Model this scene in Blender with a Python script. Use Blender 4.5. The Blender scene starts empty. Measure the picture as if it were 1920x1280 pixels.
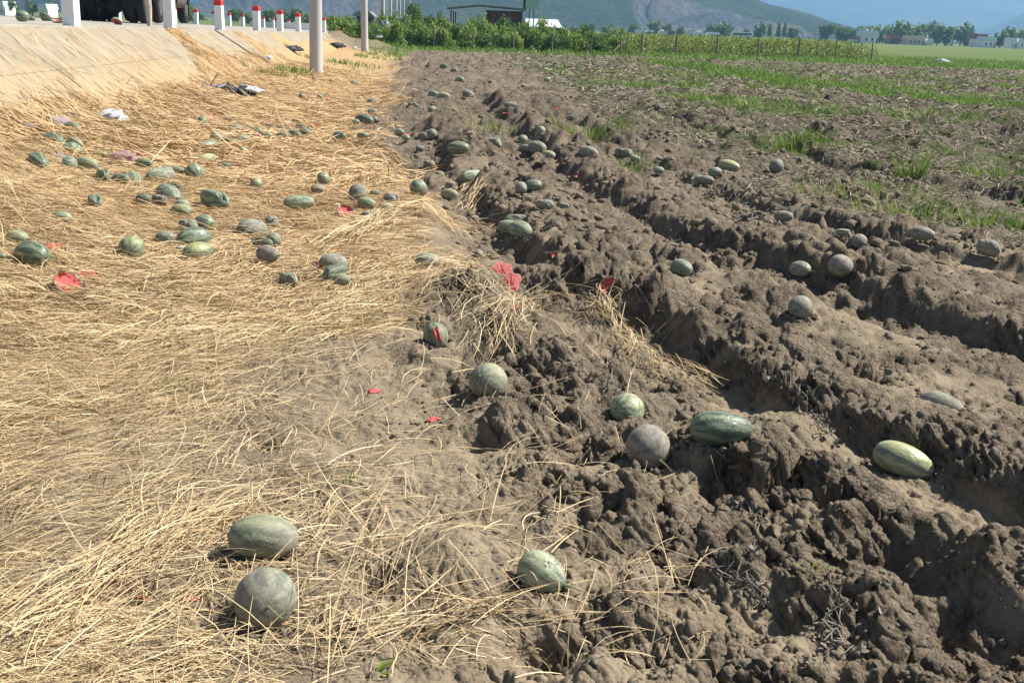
import bpy, math, random
import numpy as np
from mathutils import Vector, Matrix, Euler
rng = np.random.default_rng(7)
random.seed(7)
scene = bpy.context.scene
COL = scene.collection

# ---------------------------------------------------------------- camera, sky, sun, exposure
H, FPX = 1.6, 2000.0                       # eye height (m), focal length in photo pixels
ROLL = math.atan(.0355)
PITCH = math.atan((640 - (16 + .0355 * 960)) * math.cos(ROLL) / FPX)
cam = bpy.data.cameras.new('camera')
cam.sensor_width, cam.lens = 36.0, 36.0 * FPX / 1920
cam.clip_start, cam.clip_end = .05, 12000
cam_ob = bpy.data.objects.new('camera', cam)
COL.objects.link(cam_ob)
cam_ob.matrix_world = (Matrix.Translation((0, 0, H)) @ Matrix.Rotation(math.pi / 2 - PITCH, 4, 'X')
                       @ Matrix.Rotation(ROLL, 4, 'Z'))
scene.camera = cam_ob

SUN_EL, SUN_AZ = math.radians(48), math.radians(17)     # azimuth measured from +x towards +y
world = bpy.data.worlds.new('World'); scene.world = world; world.use_nodes = True
wn = world.node_tree; wn.nodes.clear()
sky = wn.nodes.new('ShaderNodeTexSky'); sky.sky_type = 'NISHITA'; sky.sun_disc = False
sky.sun_elevation = SUN_EL; sky.sun_rotation = math.pi / 2 - SUN_AZ
sky.air_density = .8; sky.dust_density = 1.2; sky.ozone_density = 1.0
bg = wn.nodes.new('ShaderNodeBackground'); bg.inputs['Strength'].default_value = .05
wo = wn.nodes.new('ShaderNodeOutputWorld')
wn.links.new(sky.outputs[0], bg.inputs[0]); wn.links.new(bg.outputs[0], wo.inputs['Surface'])
sl = bpy.data.lights.new('sun', 'SUN'); sl.energy = 5.0; sl.angle = math.radians(.53); sl.color = (1, .955, .88)
so = bpy.data.objects.new('sun', sl); COL.objects.link(so)
sd = Vector((math.cos(SUN_EL) * math.cos(SUN_AZ), math.cos(SUN_EL) * math.sin(SUN_AZ), math.sin(SUN_EL)))
so.rotation_euler = sd.to_track_quat('Z', 'Y').to_euler()
so.location = sd * 60
vs = scene.view_settings
vs.view_transform = 'Standard'; vs.look = 'None'; vs.gamma = 1; vs.exposure = .98; vs.use_curve_mapping = False
scene.cycles.max_bounces = 6; scene.cycles.volume_bounces = 1
scene.cycles.use_denoising = True

# ---------------------------------------------------------------- small helpers
def ray(px, py):
    x, y = px - 960., 640. - py
    c, s = math.cos(ROLL), math.sin(ROLL)
    x, y = c * x - s * y, s * x + c * y
    cp, sp = math.cos(PITCH), math.sin(PITCH)
    return np.array([x, FPX * cp + y * sp, -FPX * sp + y * cp])

def tag(o, label=None, cat=None, group=None, kind=None):
    if label: o['label'] = label
    if cat: o['category'] = cat
    if group: o['group'] = group
    if kind: o['kind'] = kind
    return o

def link(name, me, mat=None, parent=None, loc=None):
    if mat is not None and not me.materials:
        for m in (mat if isinstance(mat, (list, tuple)) else [mat]): me.materials.append(m)
    o = bpy.data.objects.new(name, me); COL.objects.link(o)
    if parent is not None: o.parent = parent
    if loc is not None: o.location = loc
    return o

def empty(name, loc=(0, 0, 0), rz=0):
    o = bpy.data.objects.new(name, None); COL.objects.link(o)
    o.location = loc; o.rotation_euler = (0, 0, rz); o.empty_display_size = .2
    return o

def copy_tree(o, parent=None):
    c = o.copy(); COL.objects.link(c); c.parent = parent
    for ch in o.children: copy_tree(ch, c)
    return c

def np_mesh(name, V, F, smooth=False, attrs=None, midx=None):
    """V (n,3), F (m,k) one polygon size; attrs {name: per-vertex float array or (n,3) colours}"""
    V = np.ascontiguousarray(V, np.float32); F = np.ascontiguousarray(F, np.int32)
    me = bpy.data.meshes.new(name)
    me.vertices.add(len(V)); me.vertices.foreach_set('co', V.ravel())
    k = F.shape[1]
    me.loops.add(F.size); me.loops.foreach_set('vertex_index', F.ravel())
    me.polygons.add(len(F)); me.polygons.foreach_set('loop_start', np.arange(0, F.size, k, dtype=np.int32))
    if smooth: me.polygons.foreach_set('use_smooth', np.ones(len(F), bool))
    if midx is not None: me.polygons.foreach_set('material_index', np.asarray(midx, np.int32))
    me.update(calc_edges=True)
    for n, a in (attrs or {}).items():
        a = np.asarray(a, np.float32)
        if a.ndim == 1:
            at = me.attributes.new(n, 'FLOAT', 'POINT'); at.data.foreach_set('value', a)
        else:
            at = me.attributes.new(n, 'FLOAT_VECTOR', 'POINT'); at.data.foreach_set('vector', a.ravel())
    return me

class MB:
    """collects simple solids into one mesh"""
    def __init__(s): s.V, s.F = [], []
    def add(s, V, F):
        b = len(s.V); s.V += [tuple(map(float, v)) for v in V]; s.F += [tuple(i + b for i in f) for f in F]; return s
    def box(s, c, d, rz=0, M=None, top=1.0):
        hx, hy, hz = d[0] / 2, d[1] / 2, d[2] / 2
        P = [(-hx, -hy, -hz), (hx, -hy, -hz), (hx, hy, -hz), (-hx, hy, -hz),
             (-hx * top, -hy * top, hz), (hx * top, -hy * top, hz), (hx * top, hy * top, hz), (-hx * top, hy * top, hz)]
        R = M or Matrix.Rotation(rz, 3, 'Z')
        P = [R @ Vector(p) + Vector(c) for p in P]
        return s.add(P, [(0, 3, 2, 1), (4, 5, 6, 7), (0, 1, 5, 4), (1, 2, 6, 5), (2, 3, 7, 6), (3, 0, 4, 7)])
    def tube(s, pts, rad, n=8, cap=True):
        pts = [Vector(p) for p in pts]
        if not isinstance(rad, (list, tuple)): rad = [rad] * len(pts)
        V, F = [], []
        for i, p in enumerate(pts):
            t = (pts[min(i + 1, len(pts) - 1)] - pts[max(i - 1, 0)]).normalized()
            a = t.cross(Vector((0, 0, 1)) if abs(t.z) < .9 else Vector((1, 0, 0))).normalized(); b = t.cross(a)
            for k in range(n):
                an = 2 * math.pi * k / n
                V.append(p + (a * math.cos(an) + b * math.sin(an)) * rad[i])
        for i in range(len(pts) - 1):
            for k in range(n):
                F.append((i * n + k, i * n + (k + 1) % n, (i + 1) * n + (k + 1) % n, (i + 1) * n + k))
        if cap:
            F.append(tuple(range(n))[::-1]); F.append(tuple(range((len(pts) - 1) * n, len(pts) * n)))
        return s.add(V, F)
    def prism(s, poly, y0, y1):
        """poly of (x,z) extruded along y"""
        n = len(poly)
        V = [(x, y0, z) for x, z in poly] + [(x, y1, z) for x, z in poly]
        F = [tuple(range(n)), tuple(range(n, 2 * n))[::-1]] + [(k, k + n, (k + 1) % n + n, (k + 1) % n) for k in range(n)]
        return s.add(V, F)
    def mesh(s, name, smooth=False):
        me = bpy.data.meshes.new(name); me.from_pydata(s.V, [], s.F); me.update()
        if smooth:
            me.polygons.foreach_set('use_smooth', np.ones(len(me.polygons), bool))
            me.set_sharp_from_angle(angle=math.radians(40))
        return me
    def build(s, name, mat=None, parent=None, loc=None, smooth=False):
        return link(name, s.mesh(name, smooth), mat, parent, loc)

# ---------------------------------------------------------------- noise
def _h(ix, iy, seed):
    h = (ix.astype(np.uint32) * np.uint32(374761393)) ^ (iy.astype(np.uint32) * np.uint32(668265263)) ^ np.uint32((seed * 2246822519) & 0xffffffff)
    h = (h ^ (h >> np.uint32(13))) * np.uint32(1274126177)
    h = (h ^ (h >> np.uint32(15))) * np.uint32(2654435761)
    return (h ^ (h >> np.uint32(16))).astype(np.float32) * np.float32(1 / 4294967296.)

def vnoise(x, y, seed=0):
    fx, fy = np.floor(x), np.floor(y)
    ix, iy = fx.astype(np.int64), fy.astype(np.int64)
    u, v = (x - fx).astype(np.float32), (y - fy).astype(np.float32)
    u = u * u * u * (u * (u * 6 - 15) + 10); v = v * v * v * (v * (v * 6 - 15) + 10)
    a, b = _h(ix, iy, seed), _h(ix + 1, iy, seed)
    c, d = _h(ix, iy + 1, seed), _h(ix + 1, iy + 1, seed)
    return (a + (b - a) * u) * (1 - v) + (c + (d - c) * u) * v

def fbm(x, y, sc, octv=4, seed=0, gain=.5):
    t, amp, tot = 0, 1., 0.
    for o in range(octv):
        a = .6 * o + seed
        cx, sx = math.cos(a), math.sin(a)
        t = t + amp * (vnoise((x * cx - y * sx) * sc + 17.3 * o, (x * sx + y * cx) * sc - 9.1 * o, seed + o * 13) - .5)
        tot += amp; amp *= gain; sc *= 2.03
    return t / tot * 2         # about -1..1

def worley(x, y, sc, seed=0, jit=.9):
    x, y = x * sc, y * sc
    ix, iy = np.floor(x).astype(np.int64), np.floor(y).astype(np.int64)
    f1 = np.full(x.shape, 9., np.float32); f2 = f1.copy(); idr = np.zeros_like(f1)
    for dx in (-1, 0, 1):
        for dy in (-1, 0, 1):
            cx, cy = ix + dx, iy + dy
            px = cx + .5 + jit * (_h(cx, cy, seed) - .5); py = cy + .5 + jit * (_h(cx, cy, seed + 71) - .5)
            d = np.hypot(px - x, py - y).astype(np.float32)
            new = d < f1
            f2 = np.where(new, f1, np.minimum(f2, d))
            idr = np.where(new, _h(cx, cy, seed + 139), idr)
            f1 = np.where(new, d, f1)
    return f1, f2, idr

def plates(x, y, sc, seed, tilt):
    """broken slabs: every cell has its own level and slope, with a crevice round it"""
    x, y = x * sc, y * sc
    ix, iy = np.floor(x).astype(np.int64), np.floor(y).astype(np.int64)
    f1 = np.full(x.shape, 9., np.float32); f2 = f1.copy(); hgt = np.zeros_like(f1)
    for dx in (-1, 0, 1):
        for dy in (-1, 0, 1):
            cx, cy = ix + dx, iy + dy
            ex = x - (cx + .5 + .9 * (_h(cx, cy, seed) - .5)); ey = y - (cy + .5 + .9 * (_h(cx, cy, seed + 71) - .5))
            st = .7 + .7 * _h(cx, cy, seed + 11)                     # slabs are longer one way than the other
            d = np.hypot(ex * st, ey / st).astype(np.float32)
            new = d < f1
            f2 = np.where(new, f1, np.minimum(f2, d))
            h = .62 * (_h(cx, cy, seed + 139) - .5) + tilt * (ex * (_h(cx, cy, seed + 5) - .5) + ey * (_h(cx, cy, seed + 7) - .5)) - .25 * d * d
            hgt = np.where(new, h, hgt); f1 = np.where(new, d, f1)
    return hgt - .34 * (1 - sstep(0, .30, f2 - f1))

def sstep(a, b, x):
    t = np.clip((x - a) / (b - a), 0, 1); return t * t * (3 - 2 * t)

# ---------------------------------------------------------------- terrain: the place in metres
def edge(y): return -5.4 - .09 * y                     # near edge of the road
def road_z(y): return 1.37 - .01 * (np.clip(y, -30, 120) - 16.7)
def sdist(x, y): return (x - edge(y)) * .996
S_TOE, Z_TOE = 1.45, .34

def bank_z(s, y):                                      # face of the concrete slope
    zr = road_z(y); zt = Z_TOE * zr / 1.37
    return zr - (zr - zt) * s / S_TOE

F1 = np.array([(2.2, 2.9), (3.6, 1.93), (4.13, 1.55), (4.49, 1.33), (5.09, 1.03), (6.07, .69), (7.65, .14), (9.7, -.33), (13.2, -.95), (17, -1.5), (30, -3.2), (60, -6)])
F2 = np.array([(2.2, 4.9), (4.4, 3.6), (5.8, 2.82), (6.6, 2.45), (7.1, 2.15), (8.7, 1.42), (10, 1.10), (11.7, .76), (14.5, .34), (19, -.25), (30, -1.6), (60, -4)])
F3 = np.array([(2.2, 6.9), (5.2, 5.1), (7.3, 3.85), (8.8, 2.95), (10.5, 2.3), (13, 1.75), (17, 1.2), (24, .5), (40, -.9), (60, -2.4)])
F4 = np.array([(2.2, 10), (9, 6.3), (13, 4.4), (17, 3.4), (22, 2.6), (30, 1.8), (60, 0)])
SB = np.array([(0, -.1), (2.3, -.50), (3.3, -.66), (4.1, -1.02), (5.0, -.95), (5.7, -.72), (6.4, -.52), (7.2, -.48), (8.2, -.55), (9.4, -.62), (11.5, -1.2), (13.5, -1.7), (16.2, -2.25), (25, -3.1), (35, -4.0), (51, -5.4), (70, -6.6)])

def furrow(v, d):
    z = -d * sstep(-.85, -.42, v) * (1 - sstep(-.05, .125, v))
    return z + d * .34 * np.exp(-((v - .28) / .22) ** 2) + d * .3 * np.exp(-((v + .95) / .2) ** 2)

#          px, py, radius, height, sharpness
BUMPS = [(1485, 800, .18, .145), (1320, 770, .20, .10), (860, 1085, .17, .09), (1575, 930, .16, .10), (1045, 525, .20, .12),
         (860, 570, .26, .09), (1245, 560, .16, .09), (1120, 950, .14, .06), (1330, 880, .13, .07), (1850, 1130, .22, .12), (1640, 1180, .16, .07),
         (1400, 925, .10, .05), (990, 820, .20, .05), (960, 660, .22, .06),
         (1350, 230, .30, .14), (1420, 234, .30, .15), (1480, 238, .25, .12), (1540, 192, .42, .15), (1620, 190, .42, .15), (1700, 192, .35, .12), (1575, 260, .35, .15), (1640, 270, .30, .12), (1750, 287, .32, .15), (1830, 292, .3, .12),
         (1690, 1095, .15, -.15), (1560, 985, .085, -.10), (1690, 960, .10, -.13), (1830, 1230, .16, -.10), (1020, 1225, .12, -.13), (402, 1192, .055, -.10),
         (1345, 935, .09, -.10), (900, 850, .08, -.06), (1090, 885, .07, -.07), (1450, 1180, .10, -.05), (500, 860, .05, -.05), (740, 690, .10, -.05),
         (1290, 600, .10, -.06), (690, 1110, .07, -.04), (1560, 460, .16, -.14), (1400, 262, .30, -.18), (1540, 440, .2, .10), (1200, 1230, .12, -.06), (240, 1150, .10, -.04)]
_bp = []
for px, py, r, h in BUMPS:
    d = ray(px, py); t = -H / d[2]; _bp.append((d[0] * t, d[1] * t, r, h))

CRUSTS = [(1330, 1170, .20), (1280, 930, .12), (1100, 900, .12), (1450, 1235, .16), (760, 800, .32), (620, 780, .28), (1650, 650, .34), (1760, 760, .32), (1390, 755, .2), (1500, 1010, .1), (1560, 620, .3), (880, 980, .2)]
_cp = []
for px, py, r in CRUSTS:
    d = ray(px, py); t = -H / d[2]; _cp.append((d[0] * t, d[1] * t, r))

def masks(x, y):
    s = sdist(x, y)
    n = fbm(x, y, 1.1, 4, 31) * .42 + fbm(x, y, 4.5, 3, 37) * .12
    near = np.clip(y / 9, .25, 1.6)
    b = x - np.interp(y, SB[:, 0], SB[:, 1])
    mud = sstep(-.35, .30, b + n * near * .8) * sstep(76, 70, y + n * 3)
    return s, b, mud

def base(x, y):
    """large forms only"""
    x = np.asarray(x, float); y = np.asarray(y, float)
    s = sdist(x, y); zr = road_z(y)
    face = bank_z(s, y)
    # where straw has slid over the slope the ground stands proud of the concrete
    line = np.interp(y, [0, 9, 12, 14, 16, 18, 22, 26, 30, 36, 44, 60], [.75, .80, .92, 1.12, 1.26, 1.05, .82, .68, .70, .55, .45, .3])
    line = line + .34 * fbm(x * .35, y + .4 * s, .8, 4, 5) - 1.3 * np.exp(-((y - 23.6) / .8) ** 2) - .9 * np.exp(-((y - 31.4 - .5 * s) / .8) ** 2) - .7 * np.exp(-((y - 38 - .5 * s) / 1.2) ** 2)
    over = sstep(-.16, .40, s - line)
    onbank = face - .09 + .135 * over
    zt = Z_TOE * zr / 1.37
    foot = zt * (1 - sstep(S_TOE - .35, S_TOE + 2.6, s)) + .05
    z = np.where(s < S_TOE, np.maximum(onbank, np.minimum(foot, face + .2)), foot)
    roadbed = zr - .028 * np.minimum(s, 0) - .16
    z = np.where(s < .0, roadbed, z)
    z = np.where(s < -7.4, np.maximum(.45, roadbed + (s + 7.4) * .5), z)
    z = np.where(y > 130, 0 * z, z); z = np.where(y < -35, np.minimum(z, 1.2), z)
    # earth mound at the end of the straw, under the hedge
    z = z + .50 * np.exp(-(((x + 9.6) / 2.0) ** 2 + ((y - 65) / 3.2) ** 2) ** 1.3) * (s > .02)
    # furrows in the ploughed part
    m = sstep(-.3, .3, x - np.interp(y, SB[:, 0], SB[:, 1])) * sstep(70, 40, y)
    f = 0
    for T, d, y0, y1 in ((F1, .145, 2.0, 22), (F2, .125, 2.0, 30), (F3, .10, 2, 34), (F4, .10, 2, 34)):
        wob = .09 * fbm(x, y, .9, 3, 3) + .05 * fbm(x, y, 3.1, 3, 4)
        f = f + furrow(x - np.interp(y, T[:, 0], T[:, 1]) + wob, d * np.clip(.95 + .55 * fbm(x, y, .8, 2, int(d * 1000)), .35, 1.4)) * (1 - sstep(y1 * .6, y1, y))
    z = z + m * f
    z = z + m * .05 * fbm(x, y, .5, 2, 77)
    for bx, by, r, h in _bp:
        q = ((x - bx) ** 2 + (y - by) ** 2) / (r * r)
        z = z + (h if h > 0 else 1.35 * h) * np.exp(-np.clip(q, 0, 30) ** (1.25 if h > 0 else 1.6))
    return z

def detail(x, y):
    """clods and lumps; returns height offset, mud mask, smooth-crust mask"""
    x = np.asarray(x, np.float64); y = np.asarray(y, np.float64)
    s, b, mud = masks(x, y)
    wx = x + .035 * fbm(x, y, 9, 3, 51); wy = y + .035 * fbm(x, y, 9, 3, 57)
    # smooth trodden or dried crusts between the clods
    crust = sstep(.08, .42, fbm(x, y, 1.5, 3, 61) + .30 * fbm(x, y, 7, 3, 63) - .16 - .30 * sstep(.9, 1.4, b) * sstep(5, 4, y))
    v1 = x - np.interp(y, F1[:, 0], F1[:, 1])
    crust = np.maximum(crust, .9 * sstep(-.52, -.40, v1) * (1 - sstep(-.08, .02, v1)) * sstep(7.5, 5.5, y))
    bn = b + .5 * fbm(x, y, 2.2, 3, 65)
    crust = np.maximum(crust, .92 * sstep(1.10, .52, bn) * sstep(6.2, 4.6, y))
    for cx_, cy_, r_ in _cp:
        crust = np.maximum(crust, .75 * sstep(1.25, .7, np.hypot(x - cx_, y - cy_) / r_ + .55 * fbm(x, y, 6, 4, 67)))
    v2 = x - np.interp(y, F2[:, 0], F2[:, 1])
    wallm = np.maximum(sstep(-.12, -.03, v1) * sstep(.16, .09, v1), sstep(-.12, -.03, v2) * sstep(.16, .09, v2))
    amp = (1 - .84 * crust) * (1 - .35 * wallm)
    far = 1 + .45 * sstep(9, 22, y); far2 = 1 + .7 * sstep(8, 18, y)
    f1, f2, id1 = worley(wx, wy, 4.6, 11)
    l1 = np.maximum(0, 1 - (f1 / (.45 + .3 * id1)) ** 2) * (id1 > .35) * id1
    f1b, f2b, id2 = worley(wx, wy, 10.5, 23)
    l2 = np.sqrt(np.maximum(0, 1 - (f1b / .62) ** 2)) * (.25 + id2)
    ridg = 1 - np.abs(fbm(x, y, 3.2, 4, 91, .55))
    big = .55 + .9 * sstep(-.2, .5, fbm(x, y, .9, 2, 19))
    f0, _, id0 = worley(wx, wy, 1.7, 47)
    l0 = np.maximum(0, 1 - (f0 / (.35 + .35 * id0)) ** 2) * (id0 > .3) * id0
    p1 = plates(wx + .03 * fbm(x, y, 22, 3, 5), wy + .03 * fbm(x, y, 22, 3, 6), 3.4, 211, 2.2); p2 = plates(wx + .012 * fbm(x, y, 50, 2, 9), wy + .012 * fbm(x, y, 50, 2, 10), 8.5, 223, 2.4)
    z = (.046 * l1 * far + .017 * l2 * far2 + .052 * p1 * far + .024 * p2 * far2) * amp * big + .055 * (ridg - .75) * (.35 + .65 * amp)
    z = z + .15 * l0 * sstep(7, 15, y) * (1 - .6 * crust) + .05 * np.minimum(fbm(x, y, 1.4, 3, 49), .1) * sstep(7, 15, y)
    z = z + .016 * fbm(x, y, 12, 5, 7, .7) * (.4 + .6 * amp)
    # cracks and foot-dents in the crust
    z = z - .012 * crust * (1 - sstep(0, .07, f2 - f1)) * (id1 > .4)
    zs = .030 * fbm(x, y, 2.2, 4, 83, .55) + .010 * fbm(x, y, 11, 3, 87)
    sm = mud * sstep(.9, 1.6, s)
    fade = 1 - sstep(55, 95, y)
    return (z * sm + zs * (1 - sm) * sstep(.3, 1.0, s)) * fade, sm, np.maximum(crust * sm, .85 * (1 - sm))

def crumbs(x, y, z):
    """fine relief, to be pushed out along the surface normal (also on steep faces)"""
    u, v = x + 1.15 * z, y - 1.3 * z
    f, _, i3 = worley(u + .01 * fbm(u, v, 30, 2, 1), v, 24, 29); l3 = np.sqrt(np.maximum(0, 1 - (f / .62) ** 2)) * (.25 + i3)
    f, _, i4 = worley(u + .004 * fbm(u, v, 60, 2, 3), v, 52, 41); l4 = np.sqrt(np.maximum(0, 1 - (f / .62) ** 2)) * (.3 + i4)
    p3 = plates(u + .006 * fbm(u, v, 90, 2, 8), v, 17, 227, 2.2)
    return .0155 * l3 + .0085 * l4 * (.4 + .8 * l3) + .015 * p3 + .008 * fbm(u, v, 45, 4, 9, .7)
# ---------------------------------------------------------------- materials
class NT:
    def __init__(s, name, rough=.9, spec=.2):
        s.m = bpy.data.materials.new(name); s.m.use_nodes = True
        s.t = s.m.node_tree; s.t.nodes.clear()
        s.b = s.t.nodes.new('ShaderNodeBsdfPrincipled'); s.o = s.t.nodes.new('ShaderNodeOutputMaterial')
        s.t.links.new(s.b.outputs[0], s.o.inputs['Surface'])
        s.b.inputs['Roughness'].default_value = rough
        s.b.inputs['Specular IOR Level'].default_value = spec
        s.co = s.t.nodes.new('ShaderNodeTexCoord')
    def set(s, sock, v):
        if v is None: return
        if hasattr(v, 'is_output') or isinstance(v, bpy.types.NodeSocket): s.t.links.new(v, sock)
        else:
            if isinstance(v, (tuple, list)) and len(v) == 3 and sock.type == 'RGBA': v = (*v, 1)
            sock.default_value = v
    def noise(s, sc, det=4, rough=.55, vec=None, dist=0, out=0):
        n = s.t.nodes.new('ShaderNodeTexNoise'); n.inputs['Scale'].default_value = sc
        n.inputs['Detail'].default_value = det; n.inputs['Roughness'].default_value = rough; n.inputs['Distortion'].default_value = dist
        s.t.links.new(vec or s.co.outputs['Object'], n.inputs['Vector']); return n.outputs[out]
    def voro(s, sc, vec=None, feat='F1', out='Distance'):
        n = s.t.nodes.new('ShaderNodeTexVoronoi'); n.feature = feat; n.inputs['Scale'].default_value = sc
        s.t.links.new(vec or s.co.outputs['Object'], n.inputs['Vector']); return n.outputs[out]
    def mapping(s, rot=(0, 0, 0), sc=(1, 1, 1), loc=(0, 0, 0), vec=None):
        n = s.t.nodes.new('ShaderNodeMapping'); n.inputs['Rotation'].default_value = rot; n.inputs['Scale'].default_value = sc
        n.inputs['Location'].default_value = loc
        s.t.links.new(vec or s.co.outputs['Object'], n.inputs['Vector']); return n.outputs[0]
    def math(s, op, a, b=None, c=None):
        n = s.t.nodes.new('ShaderNodeMath'); n.operation = op
        for i, v in enumerate((a, b, c)):
            if v is not None: s.set(n.inputs[i], v)
        return n.outputs[0]
    def rmp(s, v, a, b, lo=0., hi=1.):
        n = s.t.nodes.new('ShaderNodeMapRange'); n.interpolation_type = 'SMOOTHSTEP'
        s.set(n.inputs[0], v); n.inputs[1].default_value = a; n.inputs[2].default_value = b
        n.inputs[3].default_value = lo; n.inputs[4].default_value = hi; return n.outputs[0]
    def mix(s, f, a, b, mode='MIX'):
        n = s.t.nodes.new('ShaderNodeMix'); n.data_type = 'RGBA'; n.blend_type = mode
        s.set(n.inputs[0], f); s.set(n.inputs[6], a); s.set(n.inputs[7], b); return n.outputs[2]
    def attr(s, name, kind='GEOMETRY', out='Fac'):
        n = s.t.nodes.new('ShaderNodeAttribute'); n.attribute_name = name; n.attribute_type = kind; return n.outputs[out]
    def rand(s):
        n = s.t.nodes.new('ShaderNodeObjectInfo'); return n.outputs['Random']
    def sep(s, vec):
        n = s.t.nodes.new('ShaderNodeSeparateXYZ'); s.t.links.new(vec, n.inputs[0]); return n.outputs
    def comb(s, x, y, z):
        n = s.t.nodes.new('ShaderNodeCombineXYZ')
        for i, v in enumerate((x, y, z)): s.set(n.inputs[i], v)
        return n.outputs[0]
    def bump(s, h, st=.5, d=.01, nrm=None):
        n = s.t.nodes.new('ShaderNodeBump'); n.inputs['Strength'].default_value = st; n.inputs['Distance'].default_value = d
        s.set(n.inputs['Height'], h)
        if nrm is not None: s.t.links.new(nrm, n.inputs['Normal'])
        return n.outputs[0]
    def out(s, col=None, rough=None, nrm=None):
        s.set(s.b.inputs['Base Color'], col); s.set(s.b.inputs['Roughness'], rough)
        if nrm is not None: s.t.links.new(nrm, s.b.inputs['Normal'])
        return s.m

def plain(name, col, var=.25, sc=6, rough=.8, spec=.25, bump=.0, bsc=40, metal=0):
    n = NT(name, rough, spec); f = n.noise(sc, 5, .6)
    dark = tuple(c * (1 - var) for c in col); lite = tuple(min(1, c * (1 + var)) for c in col)
    c = n.mix(n.rmp(f, .3, .7), dark, lite)
    n.b.inputs['Metallic'].default_value = metal
    nr = n.bump(n.noise(bsc, 4), bump, .01) if bump else None
    return n.out(c, None, nr)

def mat_ground():
    n = NT('soil_and_straw', .95, .12)
    P = n.co.outputs['Object']
    straw, grass, crust, pale = n.attr('straw'), n.attr('grass'), n.attr('crust'), n.attr('pale')
    n1, n2, n3 = n.noise(1.3, 5, .6), n.noise(11, 6, .65), n.noise(90, 5, .7)
    mud = n.mix(n.rmp(n1, .35, .68), (.097, .074, .051), (.180, .142, .099))
    mud = n.mix(n.rmp(n2, .40, .66), mud, (.250, .201, .145))
    mud = n.mix(n.math('MULTIPLY', n.rmp(n.noise(5, 4, .6), .52, .66), .45), mud, (.165, .118, .078))
    mud = n.mix(n.math('MULTIPLY', n.rmp(n3, .40, .68), .6), mud, (.31, .252, .184))
    n4 = n.noise(3.6, 9, .74)
    mud = n.mix(n.math('MULTIPLY', n.rmp(n4, .50, .66), .6), mud, (.285, .230, .166)); mud = n.mix(n.math('MULTIPLY', n.rmp(n4, .48, .36), .6), mud, (.055, .042, .030))
    cr = n.mix(n.rmp(n.noise(6, 6, .6), .3, .7), (.185, .147, .097), (.275, .222, .150))
    col = n.mix(n.math('MULTIPLY', crust, .85), mud, cr)
    # dry vine litter and sun-bleached earth further out
    lit = n.noise(14, 6, .75, n.mapping((0, 0, .5), (1, 2.6, 1)))
    pl = n.mix(n.rmp(lit, .38, .66), (.11, .088, .064), (.275, .230, .165))
    pl = n.mix(n.rmp(n.noise(2.2, 5, .6), .50, .66), pl, (.085, .125, .030))
    col = n.mix(pale, col, pl)
    gr = n.mix(n.rmp(n.noise(3, 6, .7), .35, .65), (.050, .105, .016), (.115, .190, .036))
    gr = n.mix(n.math('MULTIPLY', n.rmp(n.sep(P)[1], 75, 105), n.rmp(n.noise(.12, 3, .5, n.mapping((0, 0, 0), (.35, 2.2, 1))), .44, .56)), gr, (.135, .165, .055))
    gr = n.mix(n.math('MULTIPLY', n.rmp(n.sep(P)[1], 75, 105), n.math('MULTIPLY', n.rmp(n.noise(.5, 9, .8, n.mapping((0, 0, 0), (.6, 1, 1))), .47, .60), .5)), gr, (.155, .15, .07))
    col = n.mix(grass, col, gr)
    # straw mat: crossing streaks
    stk = None
    for i, (a, sx, sy) in enumerate(((.30, 3.2, 60), (-.25, 3.6, 70), (.85, 3.4, 62), (-1.0, 4, 75), (1.5, 4, 66))):
        f = n.noise(1.0, 3, .55, n.mapping((0, 0, a), (sx, sy, 8), (i * 3.7, i * 9.1, 0)), .25)
        f = n.rmp(f, .40, .72)
        stk = f if stk is None else n.math('MAXIMUM', stk, n.math('MULTIPLY', f, .95))
    st = n.mix(stk, (.19, .120, .062), (.58, .415, .22))
    st = n.mix(n.math('MULTIPLY', n.rmp(n.noise(.7, 5, .6), .38, .66), .55), st, (.46, .30, .145))
    st = n.mix(n.math('MULTIPLY', n.rmp(n.math('ADD', n.sep(P)[1], n.math('MULTIPLY', n.noise(.5, 4), 5.)), 8, 16), .35), st, (.46, .305, .155))
    col = n.mix(straw, col, st)
    fine = n.math('ADD', n.math('MULTIPLY', n3, .6), n.math('MULTIPLY', n.noise(330, 3, .7), .4))
    nb = n.bump(n.math('ADD', n.math('MULTIPLY', fine, .8), n.math('ADD', n.math('MULTIPLY', n.noise(38, 5, .75), .8), n.math('MULTIPLY', n.voro(75), -.55))), 1., .020)
    n.set(nb.node.inputs['Strength'], n.math('SUBTRACT', 1., n.math('MULTIPLY', crust, .6)))
    nb = n.bump(n.math('MULTIPLY', stk, straw), .55, .02, nb)
    nb = n.bump(n.math('MULTIPLY', n.math('MULTIPLY', n.noise(7, 7, .75), n.rmp(n.sep(P)[1], 8, 18)), n.math('SUBTRACT', 1., straw)), .8, .12, nb)
    return n.out(col, .95, nb)

def mat_straw():
    n = NT('dry_straw', .62, .3)
    r = n.attr('tone')
    c = n.mix(n.rmp(r, 0, .5), (.24, .160, .085), (.54, .405, .220))
    c = n.mix(n.rmp(r, .5, 1), c, (.72, .60, .38))
    c = n.mix(n.math('MULTIPLY', n.rmp(n.noise(40, 3), .5, .75), .35), c, (.36, .26, .14))
    P = n.co.outputs['Object']
    c = n.mix(n.math('MULTIPLY', n.rmp(n.math('ADD', n.sep(P)[1], n.math('MULTIPLY', n.noise(.5, 4), 5.)), 6, 14), .42), c, (.55, .345, .165))
    c = n.mix(n.math('MULTIPLY', n.rmp(n.noise(1.7, 5, .7), .52, .70), .35), c, (.30, .225, .14))
    return n.out(c)

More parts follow.
